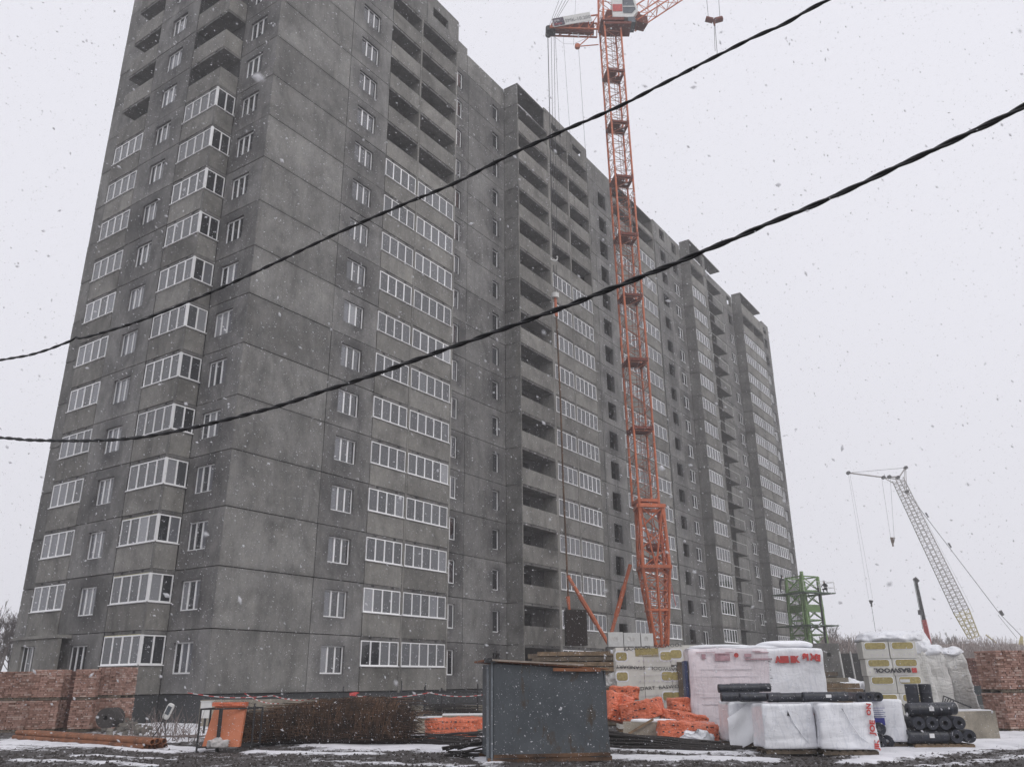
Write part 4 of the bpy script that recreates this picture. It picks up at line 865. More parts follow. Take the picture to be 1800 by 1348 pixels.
D = 21.4; zt = hf + GZ + .165
tops = [(1305, 23.2, 0, 0, 'lowest roll at the left end on top of the white wrapped pallets', True), (1301, 23.5, 0, .31, 'upper front roll at the left end on the wrapped pallets', False), (1322, 23.9, .3, .33, 'upper rear roll at the left end on the wrapped pallets', False),
        (1338, 22.9, 3, 0, 'second roll from the left on the wrapped pallets', False), (1388, 22.0, 4, 0, 'roll lying over the middle of the torn wrapped pallet', False), (1452, 21.6, -1, .03, 'labelled roll lying over the red lettered wrapped pallet', True), (1435, 22.0, 1, .0, 'roll behind the labelled roll on the wrapped pallets', False)]
for x, D_, rz, dz, wd, lb in tops:
    p = at(x, 1240, D_); froll((p.x, p.y, hgt(1375, 1236, 21.4) + GZ + .125 + dz * .68), rz, 'black roofing roll, ' + wd, lab=lb, thin=True)
for i, x in enumerate((1504, 1522, 1541)):
    p = at(x, 1240, 22.0 + i * .25); froll((p.x, p.y, hf + GZ + .125), 84 - 4 * i, 'black roofing roll end-on above the blue printed pallet, ' + ('left', 'middle', 'right')[i] + ' of three', thin=True)
# low pile on its wooden pallet
D = 23.0; p = gat(1632, D); fp = empty('wooden_pallet', p, yaw0, label='old wooden pallet under the low pile of black rolls', cat='pallet'); pb = MB(); wood_pallet(pb, 1.5, 1.2, .02); pb.build('deck', M['wood'], fp)
def loc(p0, lx, ly, lz): return Vector((p0.x, p0.y, GZ)) + Vector((math.cos(yaw0) * lx - math.sin(yaw0) * ly, math.sin(yaw0) * lx + math.cos(yaw0) * ly, lz))
for i in range(2): froll(loc(p, -.35 + .1 * i, -.45 + .33 * i, .29), 2, 'black roofing roll on the pallet deck, ' + ('front' if i == 0 else 'second row'), lab=i == 0)
for i, x in enumerate((.42, .74)): froll(loc(p, x, -.1, .29), 80, 'black roofing roll end-on at pallet level, ' + ('inner' if i == 0 else 'outer') + ' of two')
for i, x in enumerate((-.55, -.22, .11, .46)): froll(loc(p, x, -.12, .60), 88, 'black roofing roll end-on in the second layer, ' + ('first', 'second', 'third', 'fourth')[i] + ' from left')
for i in range(3): froll(loc(p, -.2 + .28 * i * (i > 0), -.35 + .33 * i, .91), 1, 'black roofing roll lying across the top layer, ' + ('front', 'middle', 'rear')[i], lab=i == 0)
for i, x in enumerate((-.16, .20)): froll(loc(p, x, .42, 1.02), 0, 'black roofing roll standing upright on the pile, ' + ('left' if i == 0 else 'right') + ' one', upright=True)
for i, (lx, lz) in enumerate(((-1.35, .16), (-1.25, .46), (-1.02, .16), (-1.4, .74))): froll(loc(p, lx, .1, lz), 70 - 8 * i, 'black roofing roll leaning at the blue printed pallet, ' + ('lowest left', 'second layer', 'lowest right', 'top')[i])
# ================================================================== WOOL PACK STACKS
def wool_stack(x, D, cols, rows, pw, ph, depth, rz, label, seed, jag=.02):
    rq = random.Random(seed); root = empty('wool_pack_stack', gat(x, D), yaw0 + rad(rz), label=label, cat='insulation stack'); pm = MB(); wood_pallet(pm, cols * pw, depth, .02); pm.build('pallet', M['wood'], root)
    hole = rrect_mesh(pw * .78, ph * .38, ph * .13).mesh('wool_window', M['wool']); rim = rrect_mesh(pw * .84, ph * .46, ph * .16, .006).mesh('window_rim', M['film'])
    bx = MB().box((-pw / 2 + .006, 0, .004), (pw / 2 - .006, depth, ph - .006)).mesh('wool_pack', M['pack'])
    return root, hole, rim, bx, rq
# near tall stack, letters upside down
D = 29.5; cols, rows = 2, 5; wI = 82 * D / FPX; zt = hgt(1572, 1128, D); ph = (zt - .12) / rows; pw = wI / cols
root, hole, rim, bx, rq = wool_stack(1572, D, cols, rows, pw, ph, 1.2, -14, 'tall stack of grey wool packs with upside-down lettering under clear film', 3)
for r_ in range(rows):
    for c in range(cols):
        x = -wI / 2 + pw * (c + .5); lean = .035 * (rows - r_); pk = inst('wool_pack', bx, root, (x + lean + rq.uniform(-.01, .01), rq.uniform(-.015, .015) - .6, .12 + r_ * ph), (0, 0, rq.uniform(-.01, .01)))
        inst('window_rim', rim, pk, (0, -.001, ph * .74)); inst('wool_window', hole, pk, (0, -.008, ph * .74))
    for q in range(10):
        MB().cbox((-wI / 2 + .12 + q * wI / 10 + .03 * (rows - r_), -.612, .12 + r_ * ph + ph * .22), (.035, .006, .05), 0, 0, rq.uniform(-.5, .5)).build('printed_mark', grr, root)
text('lettering', 'BASWOOL', .185, M['black'], root, (wI * .36, -.625, .12 + 3 * ph + ph * .43), (-PI / 2, 0, PI), .004, 1.25, bold=.008).rotation_euler = (PI / 2, PI, 0)
text('lettering', 'BASWOOL', .17, M['black'], root, (wI * .42, -.625, .12 + 1 * ph + ph * .42), (PI / 2, PI, 0), .004, 1.25)
text('lettering', 'standard', .11, grr, root, (wI * .30, -.625, .12 + 3 * ph + ph * .12), (PI / 2, PI, 0), .004, 1.0)
MB().box((wI * .38, -.628, .12 + 3 * ph + ph * .17), (wI * .47, -.615, .12 + 3 * ph + ph * .44)).build('red_emblem', M['red'], root)
MB().box((.22, -.63, .12 + 2 * ph + ph * .62), (.52, -.62, .12 + 2 * ph + ph * .80)).build('paper_label', M['paper'], root)
me_ = soft(wI * 1.02, 1.15, .42, 61, .75, .09, 2.6, 12, .35); me_.materials.append(M['film']); inst('film_hood', me_, root, (.12, 0, zt - .06))
def wool_column(x, D, w, h, rz, seed, label, lean=-4, cap=.45):
    r_ = wrapped(x, D, w, 1.0, h, rz, seed, label, 'filmgrey', fold=.10, taper=.03, amp=.05, rnd=.28, name='wrapped_wool_column', cat='wrapped insulation', n=15, group='film wrapped wool columns'); r_.rotation_euler = (0, rad(lean), yaw0 + rad(rz))
    me_ = soft(w * .98, .95, cap, seed + 5, .8, .10, 3, 12, .2); me_.materials.append(M['film']); inst('film_hood', me_, r_, (0, 0, h - .02)); return r_
wool_column(1632, 30.0, .85, hgt(1632, 1150, 30), -14, 62, 'film wrapped wool column touching the upside-down lettered stack', -5, .55)
wool_column(1662, 30.6, .85, hgt(1662, 1142, 30.6) - .2, -14, 63, 'middle film wrapped wool column with horizontal creases', -5, .4)
wool_column(1702, 31.6, .8, hgt(1702, 1136, 31.6) - .3, -14, 64, 'rightmost film wrapped wool column next to the brick pallets', -6, .3)
me_ = soft(.8, .7, .85, 66, .85, .12, 2.4, 12); me_.materials.append(M['film']); inst('film_bulge', me_, None, at(1616, 1152, 30.9), (0, 0, yaw0), label='big rounded bulge of clear film on top of the wool stacks', cat='plastic film')
# wide stack behind the orange packs
D = 31.0; cols, rows = 3, 4; wI = 134 * D / FPX; zt = hgt(1155, 1138, D); zb = hgt(1155, 1262, D); zb = .12; ph = (zt - .12) / rows; pw = wI / cols
root, hole, rim, bx, rq = wool_stack(1157, D, cols, rows, pw, ph, 1.2, -2, 'wide stack of printed wool packs with tan windows behind the orange packs', 4)
for r_ in range(rows):
    for c in range(cols):
        x = -wI / 2 + pw * (c + .5); pk = inst('wool_pack', bx, root, (x, -.6 + rq.uniform(-.02, .02), .12 + r_ * ph + (.06 if c == 2 and r_ == rows - 1 else 0)))
        h2 = inst('wool_window', _cache.setdefault('ww2', rrect_mesh(.38, .27, .08).mesh('wool_window', M['wool'])), pk, ((-pw * .3 if c != 1 else pw * .33), -.01, ph * .55)); h2.scale = (1, 1, 1)
        inst('window_rim', _cache.setdefault('wr2', rrect_mesh(.46, .36, .1, .004).mesh('window_rim', M['film'])), pk, ((-pw * .3 if c != 1 else pw * .33), -.001, ph * .55))
for r_ in range(rows):
    z = .12 + r_ * ph
    t_ = text('lettering', ('BASWOOL  BASWOOL', 'STANDART  BASWOOL', 'BASWOOL   STANDART', 'BASWOOL  BASWOOL')[r_], .16, M['black'], root, (-wI * .40, -.63, z + ph * .82), (PI / 2, rad((2, -3, 2, -4)[r_]), 0), .003, 1.25)
    if r_ in (0, 2): t_.rotation_euler = (PI / 2, PI + rad(3), 0); t_.location.x = wI * .25; t_.location.z = z + ph * .95
    for q in range(9): MB().cbox((-wI * .22 + q * .16, -.626, z + ph * (.30 + .02 * (q % 2))), (.05, .006, .055), 0, 0, rq.uniform(-.6, .6)).build('printed_mark', grr, root)
    text('small_print', 'heat insulation  mineral wool', .07, grr, root, (-wI * .22, -.63, z + ph * .55), (PI / 2, rad(-2), 0), .002, 1.1)
MB().box((wI * .235, -.67, .3), (wI * .315, -.62, zt - .5)).build('timber_prop', M['wooddark'], root)
MB().box((-.75, -.625, zt - .30), (.05, -.612, zt - .03)).build('wool_window', M['wool'], root)
# ================================================================== CONCRETE BLOCK AND DARK BEAMS, RIGHT
p = gat(1686, 25.5); cb = empty('concrete_block', p, yaw0 + rad(14), label='big tan-grey concrete block lying in snow beside the right brick pallets', cat='concrete block')
MB().box((-.88, -.5, 0), (.78, .5, .78)).build('block', M['concblock'], cb); MB().box((-.8, -.45, .78), (.7, .4, .81)).build('snow_cap', M['snow'], cb)
for j in range(5): MB().tube([(-.5 + .05 * j, -.1 + .1 * j, .85), (-.1, .1 * j, 1.05 + .03 * j), (.35 + .08 * j, -.1 + .1 * j, .86)], .022, 5).build('scrap_steel', M['steel'], cb)
for i in range(4):
    a = at(1712, 1205 + i * 17, 36 - i); b_ = at(1760, 1203 + i * 17, 36 - i)
    d = b_ - a; ln = Vector((d.x, d.y, 0)).length
    tagv(MB().box((0, 0, -.34), (ln + .5, .5, 0)).build('concrete_pile', simple('grey_beam_%d' % i, ((.06, .07, .075), (.09, .1, .1), (.2, .21, .21), (.07, .06, .05))[i], .8), loc=a, rot=(0, 0, yaw0)), ('top dark beam in the stack behind the concrete block', 'second dark beam in the stack behind the concrete block', 'third beam, pale with snow, behind the concrete block', 'lowest brown beam behind the concrete block')[i], 'beam', group='stacked beams behind the concrete block')
# fill under the beams
MB().box((0, 0, 0), (2.2, .4, hgt(1730, 1262, 33))).build('timber_bearer', M['wooddark'], None, gat(1705, 33.4), (0, 0, yaw0), label='brown timber bearer under the stacked beams', cat='timber')
# ================================================================== TIMBER STACK BEHIND THE SHED
D = 36; p = gat(1020, D); ts = empty('timber_stack', p, yaw0 + rad(-3), label='wide stack of brown timber beams in layers behind the steel shed', cat='timber stack'); k_ = D / FPX
zt = hgt(1020, 1146, D); nl = 14; lh = zt / nl
for L_ in range(nl):
    for i in range(3):
        ww = 150 * k_; x0 = -78 * k_ + R0.uniform(0, .12) + (.25 if L_ % 3 == 1 else 0); MB().box((x0, -1.2 + i * .8, L_ * lh + .035), (x0 + ww, -1.2 + i * .8 + .66, (L_ + 1) * lh - .01)).build('beam', M['wood'] if (L_ + i) % 3 else M['wooddark'], ts)
    MB().box((-70 * k_, -1.15, L_ * lh), (-64 * k_, 1.2, L_ * lh + .034)).box((40 * k_, -1.15, L_ * lh), (46 * k_, 1.2, L_ * lh + .034)).build('spacer', M['wooddark'], ts)
D = 42; a = at(928, 1146, D); b_ = at(1150, 1138, D)
lb = empty('timber_deck', (a.x, a.y, a.z - .3), math.atan2(b_.y - a.y, b_.x - a.x), label='dark snow-dusted timber deck at the crane foot above the timber stack', cat='timber deck'); ln = Vector((b_.x - a.x, b_.y - a.y, 0)).length
for i in range(7): MB().box((i * .02, -.2 + i * .62, -.02 * (i % 2)), (ln - .1 * (i % 3), .4 + i * .62, .22)).build('plank', M['wooddark'], lb)
for x in (.4, ln * .5, ln - .6): MB().box((x, 0, GZ - a.z + .3), (x + .4, 3.8, -.03)).build('trestle_leg', M['wooddark'], lb)
# crane electric cabinets behind it
D = 50; a = at(1070, 1136, D); cbn = empty('white_cabinet', (a.x, a.y, a.z), yaw0, label='row of pale grey equipment cabinets at the crane foot', cat='cabinet')
for i, w in enumerate((.86, .95, .7)):
    x = (0, .9, 1.9)[i]; o = MB().box((x, 0, 0), (x + w, .8, .80 - .04 * i)).build('cabinet_box', M['white'], cbn); MB().box((x + .2, -.012, .3), (x + w - .3, 0, .55)).build('door_panel', M['filmgrey'], cbn)
MB().box((-.1, -.1, GZ - a.z), (2.7, .9, -.01)).build('base', M['slab'], cbn)
# ================================================================== RIGHT MIDDLE DISTANCE
D = 62; a = gat(1425, D)
bw = empty('concrete_wall_panels', a, yaw0, label='grey concrete wall panels with small holes beyond the wrapped stack', cat='concrete wall'); k_ = D / FPX
panels = [(0, 62, 1130, [(22, 1150), (42, 1150)]), (62, 118, 1148, [])]
for (x0, x1, yt, hs_) in panels:
    z1 = hgt(1450, yt, D); MB().box((x0 * k_, 0, 0), (x1 * k_ - .05, .25, z1)).build('wall_panel', M['conc'] if x0 == 0 else M['inner'], bw)
    for hx, hy in hs_: MB().box((hx * k_ - .12, -.03, hgt(1450, hy, D) - .12), (hx * k_ + .12, 0, hgt(1450, hy, D) + .12)).build('hole', M['notch'], bw)
for i, x in enumerate((60, 78)): MB().bar((x * k_, -.5, 0), (x * k_ - .2, -.5, hgt(1450, 1145, D)), .06, 5).build('prop', M['white'], bw)
D = 40; k_ = D / FPX
for i, (xa, xb, yt, hh, mt, lbl) in enumerate([(1430, 1476, 1180, .35, 'wooddark', 'short dark timber pile on top beside the wrapped stack'), (1432, 1490, 1190, .9, 'concblock', 'brown concrete blocks piled under the dark timbers'), (1434, 1515, 1200, .5, 'wood', 'light brown planks stacked in front of the dark tanks')]):
    D_ = 42 - i * 2.5; a = gat(xa, D_); z1 = hgt(xa, yt, D_); rt = empty('timber_pile', a, yaw0, label=lbl, cat='timber pile', group='timber piles by the wrapped stack')
    nn_ = max(3, int(z1 / .2))
    for j in range(nn_): MB().box((R0.uniform(0, .15), R0.uniform(-.1, .1), j * z1 / nn_ + .01), ((xb - xa) * D_ / FPX + R0.uniform(-.25, .1), 1.2, (j + 1) * z1 / nn_ - .02)).build('plank', M[mt], rt)
me_ = soft(1.7, .8, .62, 91, .8, .16, 3, 10); me_.materials.append(M['film']); inst('crumpled_film', me_, None, at(1494, 1217, 44), (0, 0, yaw0), label='white crumpled film sheet on the dark beams in the distance', cat='plastic film')
a = gat(1478, 45); tagv(MB().box((0, 0, 0), (3.2, .8, hgt(1500, 1201, 45))).build('dark_beam_stack', M['steel'], loc=a, rot=(0, 0, yaw0)), 'low black beam stack under the crumpled white film', 'beams')
# snowy mounds hiding the feet of the far things
for i, (x, D_, w, d, h, mt, lb_) in enumerate([(1740, 120, 26, 12, 6.4, 'earth', 'brown scrub-covered earth bank at the right horizon'), (1660, 130, 18, 10, 5.6, 'earth', 'lower earth bank below the lattice boom')]):
    me_ = soft(w, d, h, 95 + i, .95, .8, .35, 22); me_.materials.append(M[mt]); inst('earth_bank', me_, None, gat(x, D_) - Vector((0, 0, .5)), (0, 0, yaw0), kind='structure')
# ================================================================== THE ORANGE TOWER CRANE
MC = Vector((30.0, -7.3, 0))
def onM(x, y, dd=0.0):
    d = ray(x, y); D = (MC - CP).dot(FH) + dd; return CP + d * (D / d.dot(FH))
def lc(lat, dpt, z): return MC + RH * lat + FH * dpt + Vector((0, 0, z))
CR_ = empty('tower_crane', (MC.x, MC.y, GZ), label='tall orange lattice tower crane standing before the grey tower block', cat='tower crane')
OFF = -Vector((MC.x, MC.y, GZ))
def cpart(mb, name, mat, parent=CR_, **k): return mb.build(name, M[mat] if isinstance(mat, str) else mat, parent, tuple(OFF) if parent is CR_ else (0, 0, 0), **k)
side = (RH * math.cos(rad(10)) + FH * math.sin(rad(10)))
zb, ztp, ns = 12.4, 56.0, 8
for i in range(ns):
    z0 = zb + (ztp - zb) * i / ns; z1 = zb + (ztp - zb) * (i + 1) / ns; c0 = lc(.42 - .5 * i / ns, 0, z0); c1 = lc(.42 - .5 * (i + 1) / ns, 0, z1)
    cv = MB(); s2 = (c1 - c0).normalized().cross(side)
    q = lambda sx, sy, t: c0.lerp(c1, t) + side * sx * .75 + s2 * sy * .75
    sec = MB()
    for sx in (-1, 1):
        for sy in (-1, 1): sec.bar(q(sx, sy, 0), q(sx, sy, 1), .085, 6)
    s_ = cpart(sec, 'mast_section', 'crane')
    br = MB()
    for k in range(6):
        t0, t1 = k / 6, (k + 1) / 6
        for (a, b_) in (((-1, -1), (1, -1)), ((1, -1), (1, 1)), ((1, 1), (-1, 1)), ((-1, 1), (-1, -1))):
            br.bar(q(*a, t0), q(*b_, t0), .022, 4)
            if k % 2: br.bar(q(*a, t0), q(*b_, t1), .024, 4)
            else: br.bar(q(*b_, t0), q(*a, t1), .024, 4)
    cpart(br, 'bracing', 'cranebrace', kind='stuff')
    ld = MB()
    for sx in (.1, .45): ld.bar(q(sx, .1, .05), q(sx, .25, .98), .02, 4)
    for k in range(16): t = .05 + k * .058; ld.bar(q(.1, .1 + .15 * t, t), q(.45, .1 + .15 * t, t), .012, 3)
    cpart(ld, 'ladder', 'cranedark')
    dk = MB(); dz = c0 + Vector((0, 0, .15 + 3.1 * (i == -1)))
    def P4(sx, sy, h=0): return dz + side * sx * .72 + s2 * sy * .72 + Vector((0, 0, h))
    dk.add([P4(-1, -1), P4(.2, -1), P4(.2, 1), P4(-1, 1), P4(-1, -1, .05), P4(.2, -1, .05), P4(.2, 1, .05), P4(-1, 1, .05)], [(3, 2, 1, 0), (4, 5, 6, 7), (0, 1, 5, 4), (1, 2, 6, 5), (2, 3, 7, 6), (3, 0, 4, 7)])
    dk.add([P4(.2, -.1), P4(1, -.1), P4(1, 1), P4(.2, 1), P4(.2, -.1, .05), P4(1, -.1, .05), P4(1, 1, .05), P4(.2, 1, .05)], [(3, 2, 1, 0), (4, 5, 6, 7), (0, 1, 5, 4), (1, 2, 6, 5), (2, 3, 7, 6), (3, 0, 4, 7)])
    for sx, sy in ((-1, -1), (1, -1), (1, 1), (-1, 1)): dk.bar(P4(sx, sy, -.12), P4(sx, sy, .28), .12, 6)
    for a, b_ in (((-1, -1), (1, -1)), ((1, -1), (1, 1)), ((1, 1), (-1, 1)), ((-1, 1), (-1, -1))): dk.bar(P4(*a, .08), P4(*b_, .08), .15, 4)
    cpart(dk, 'platform', 'cranedark' if i else 'crane')
# portal: wide box then tapering foot
z12, z8, z2 = 12.2, 7.9, 2.3
C12, C8, C2 = lc(.66, 0, z12), lc(.72, 0, z8), lc(.85, 0, z2)
hd = MB()
for sx, sy in ((-1, -1), (1, -1), (1, 1), (-1, 1)): hd.bar(C12 + side * sx * .88 + FH * sy * .88, C8 + side * sx * .98 + FH * sy * .98, .13, 6)
cpart(hd, 'portal_frame', 'crane')
for (cc, w, h) in ((C12, .95, .34), (C8, 1.05, .30), (C8 + Vector((0, 0, -2.9)), .72, .16)):
    hb = MB()
    for a, b_ in (((-1, -1), (1, -1)), ((1, -1), (1, 1)), ((1, 1), (-1, 1)), ((-1, 1), (-1, -1))): hb.bar(cc + side * a[0] * w + FH * a[1] * w, cc + side * b_[0] * w + FH * b_[1] * w, h * .55, 4)
    cpart(hb, 'ring_beam', 'crane')
bx = MB()
for k, (zz0, zz1) in enumerate(((z12, 10.6), (10.6, 9.2), (9.2, z8))):
    for a, b_ in (((-1, -1), (1, -1)), ((1, -1), (1, 1)), ((1, 1), (-1, 1)), ((-1, 1), (-1, -1))):
        f = lambda s_, z: Vector((0, 0, 0)) + C12.lerp(C8, (z12 - z) / (z12 - z8)) + side * s_[0] * .93 + FH * s_[1] * .93
        bx.bar(f(a, zz0), f(b_, zz1), .045, 4); bx.bar(f(b_, zz0), f(a, zz1), .045, 4)
for s_ in (-1, 1): bx.bar(C12 + side * s_ * .85 - FH * .95, C8 - FH * 1.0, .07, 5)
for i in range(14): a = R0.uniform(-.8, .8); b_ = R0.uniform(-.8, .8); bx.bar(C12 + side * a + FH * b_ - Vector((0, 0, R0.uniform(0, 3))), C8 + side * R0.uniform(-.8, .8) + FH * a + Vector((0, 0, R0.uniform(0, 3))), .035, 4)
cpart(bx, 'portal_bracing', 'crane', kind='stuff')
ft = MB()
def fcor(s_, t): w = 1.0 * (1 - t) + .40 * t; return C8.lerp(C2, t) + side * s_[0] * w + FH * s_[1] * w
for s_ in ((-1, -1), (1, -1), (1, 1), (-1, 1), (0, -1)): ft.bar(fcor(s_, 0), fcor(s_, 1), .11, 6)
cpart(ft, 'foot_frame', 'crane'); ft = MB()
for k in range(7):
    t0, t1 = k / 7, (k + 1) / 7
    for a, b_ in (((-1, -1), (0, -1)), ((0, -1), (1, -1)), ((1, -1), (1, 1)), ((1, 1), (-1, 1)), ((-1, 1), (-1, -1))):
        ft.bar(fcor(a, t0), fcor(b_, t1), .035, 4); ft.bar(fcor(b_, t0), fcor(a, t1), .035, 4); ft.bar(fcor(a, t0), fcor(b_, t0), .035, 4)
cpart(ft, 'foot_bracing', 'crane', kind='stuff')
base = MB(); base.cbox((0, 0, 0), (3.0, 3.0, .35), yaw0); q_ = C2 + Vector((0, 0, -.1)); base.xf = None
for v in range(len(base.v)): base.v[v] = tuple(Vector(base.v[v]) + q_)
base.bar(C2 - Vector((0, 0, .2)), Vector((C2.x, C2.y, GZ)), .7, 8); cpart(base, 'turntable_base', 'wooddark')
mt = MB(); mt.bar(lc(.55, -.3, 8.35), lc(.55, .3, 8.35), .22, 12).bar(lc(1.05, -.3, 8.5), lc(1.05, .3, 8.5), .22, 12).bar(lc(.3, 0, 9.3), lc(1.3, 0, 9.4), .3, 10); cpart(mt, 'hoist_drum', 'cranedark')
for (p, q_) in ((onM(998, 1012), onM(1070, 1132)), (onM(1108, 992), onM(1072, 1122))):
    cpart(MB().bar(p, q_, .13, 8).bar(p.lerp(q_, .3), p.lerp(q_, .7), .17, 8), 'stay_strut', 'crane')
cpart(MB().bar(onM(1155, 905), onM(1188, 1065), .025, 4).bar(onM(1170, 905), onM(1175, 1085), .025, 4).bar(onM(1180, 1000), onM(1150, 1090), .02, 4), 'cable_tray', 'red')
# head: slewing frame, cab, tie tower
hd = MB(); hd.cbox(tuple(lc(.05, 0, 56.3)), (2.1, 1.9, .3), yaw0); hd.cbox(tuple(lc(.5, -.3, 55.7)), (2.4, 1.6, .25), yaw0); hd.cbox(tuple(lc(.1, 0, 57.2)), (1.1, 1.0, 1.0), yaw0 + .2); cpart(hd, 'slewing_frame', 'cranedark')
tt = MB(); lattice(tt, lc(-.1, 0, 56.2), lc(-.05, 0, 66), 1.6, 1.2, side, 8, .09, .035); cpart(tt, 'tie_tower', 'crane')
cab = empty('cab', tuple(lc(1.35, -.9, 56.2) + OFF), yaw0); cab.parent = CR_
MB().add([(-1.25, 0, .35), (.55, 0, .30), (1.05, 0, 1.0), (.80, 0, 2.65), (-1.25, 0, 2.45), (-1.25, 1.5, .35), (.55, 1.5, .30), (1.05, 1.5, 1.0), (.80, 1.5, 2.65), (-1.25, 1.5, 2.45)],
         [(0, 1, 2, 3, 4), (9, 8, 7, 6, 5), (0, 5, 6, 1), (1, 6, 7, 2), (2, 7, 8, 3), (3, 8, 9, 4), (4, 9, 5, 0)]).build('cab_body', M['white'], cab)
MB().box((-1.22, -.03, .95), (-.35, 0, 1.75)).build('red_band', M['red'], cab)
MB().add([(-.30, -.04, .75), (.50, -.04, .72), (.85, -.04, 1.15), (.62, -.04, 2.45), (-.30, -.04, 2.40)], [(0, 1, 2, 3, 4)]).build('cab_window', M['cabglass'], cab)
MB().box((-.30, -.06, 1.42), (.80, -.045, 1.52)).build('window_bar', M['white'], cab)
MB().box((.1, -.05, -.35), (.75, 1.2, .28)).build('cab_floor_basket', M['cabglass'], cab)
mc_ = MB(); mc_.cbox(tuple(lc(2.7, .2, 56.9)), (1.1, 1.0, .9), yaw0 + .3); mc_.bar(lc(2.3, -.4, 57.3), lc(2.3, .8, 57.3), .4, 10); cpart(mc_, 'winch', 'cranedark')
# jib
j0 = lc(1.9, .1, 56.6); jd = Vector((RH.x * 4.15, RH.y * 4.15, 3.2)).normalized(); jb = MB()
lattice(jb, j0 + Vector((0, 0, .4)), j0 + jd * 26 + Vector((0, 0, .4)), 1.35, 1.2, FH, 20, .07, .032, tri=False); cpart(jb, 'jib', 'crane')
# hook block hanging from the jib, with its ropes and slings
h1 = onM(1255, 36); rp = MB()
for dx in (-.65, .75): rp.bar(onM(1255 + dx * 17, 0) + Vector((0, 0, 6)), h1 + RH * dx * .75, .022, 4)
rp.bar(h1 - Vector((0, 0, .4)) + RH * .05, onM(1261, 98), .025, 4); rp.bar(h1 - Vector((0, 0, .4)) - RH * .02, onM(1257, 90), .025, 4); cpart(rp, 'hoist_rope', 'rope')
hb_ = MB(); hb_.bar(h1 - RH * .75 + Vector((0, 0, .15)), h1 - RH * .1 + Vector((0, 0, -.05)), .26, 10); hb_.bar(h1 + RH * .75 + Vector((0, 0, .15)), h1 + RH * .1 + Vector((0, 0, -.05)), .26, 10); hb_.bar(h1, h1 - Vector((0, 0, .65)), .16, 8, .07); cpart(hb_, 'hook_block', 'cranedark')
# counter jib
tip = onM(966, 56); rt = onM(1050, 59); rt2 = onM(1050, 34); tp2 = onM(974, 44); cj = MB()
for dd in (-.5, .5):
    o = FH * dd; cj.bar(tip + o, rt + o, .09, 6); cj.bar(tp2 + o, rt2 + o, .08, 6)
    for t in (0, .2, .4, .6, .8, 1): cj.bar(tip.lerp(rt, t) + o, tp2.lerp(rt2, t) + o, .05, 4)
    for t in (.0, .2, .4, .6, .8): cj.bar(tip.lerp(rt, t) + o, tp2.lerp(rt2, t + .2) + o, .04, 4)
cpart(cj, 'counter_jib', 'crane')
cpart(MB().add([tip + Vector((0, 0, .08)), rt + Vector((0, 0, .08)) - RH * .3, rt2 - Vector((0, 0, .25)) - RH * .3, tp2 - Vector((0, 0, .1)), tip + FH * .3 + Vector((0, 0, .08)), rt + FH * .3 - RH * .3, rt2 + FH * .3 - Vector((0, 0, .25)) - RH * .3, tp2 + FH * .3], [(0, 1, 2, 3), (7, 6, 5, 4), (0, 4, 5, 1), (2, 6, 7, 3), (3, 7, 4, 0)]), 'infill_mesh', 'cranedark')
cpart(MB().bar(tip - FH * .5 - RH * .1, tip + FH * .5 - RH * .1, .27, 12).bar(tip - FH * .4 + RH * .35, tip + FH * .4 + RH * .35, .2, 12), 'tip_sheave', 'steel')
cpart(MB().bar(onM(1042, 60), onM(1017, 82), .05, 5).bar(onM(1052, 79), onM(1017, 82), .05, 5), 'lower_strut', 'crane'); cpart(MB().bar(onM(1015, 82) - FH * .15, onM(1015, 82) + FH * .15, .24, 12), 'lower_sheave', 'crane')
# name board
p0 = onM(974, 48, -.75); p1 = onM(1041, 36, -.75); p2 = onM(1040, 26, -.75); p3 = onM(973, 35, -.75); ex = (p1 - p0).normalized(); ln = (p1 - p0).length; ang = math.atan2(ex.z, ex.dot(RH))
sg_ = empty('name_board', tuple(p0 + OFF), yaw0); sg_.parent = CR_; sg_.rotation_euler = (0, -ang, yaw0)
MB().box((0, 0, 0), (ln, .05, .98)).build('board_plate', M['white'], sg_); MB().box((.05, -.02, .06), (1.05, -.004, .92)).build('dark_emblem', simple('dark_violet_print', (.05, .03, .06), .5), sg_)
text('emblem_lettering', 'SMK', .34, M['paper'], sg_, (.1, -.04, .5), (PI / 2, 0, 0), .006, .9); text('emblem_lettering', 'KRAN', .28, M['red'], sg_, (.1, -.04, .14), (PI / 2, 0, 0), .006, .9)
text('sign_lettering', 'SMK-10.200', .52, simple('grey_lettering', (.2, .2, .21), .5), sg_, (1.12, -.02, .26), (PI / 2, 0, 0), .006, .92)
# pendants up, ropes down to the hanging counterweight
pr_ = MB()
for x, y in ((984, -2), (990, -2), (996, -2), (1001, -2)): a = onM(963 + (x - 984) * .3, 52); b_ = onM(x, y); pr_.bar(a, b_ + (b_ - a) * 3.5, .02, 4)
pr_.tube([onM(970, 62), onM(990, 77), onM(1008, 78), onM(1030, 68)], .012, 4); cpart(pr_, 'pendant_rope', 'rope')
rp = MB()
hk = onM(974, 452, 0)
for xa, xb, r_ in ((963, 972, .035), (969, 975, .02), (974, 979, .02), (976, 988, .016)): rp.bar(onM(xa, 62), onM(xb, 448 if xa < 975 else 330), r_, 4)
rp.bar(onM(1017, 84), onM(1040, 430), .014, 4); rp.bar(onM(990, 62), onM(1012, 380), .012, 4); rp.bar(onM(1012, 0), onM(1008, 80), .014, 4)
rp.bar(onM(973, 466), onM(976, 515), .03, 4); rp.bar(onM(978, 466), onM(980, 515), .018, 4); cpart(rp, 'guy_rope', 'rope')
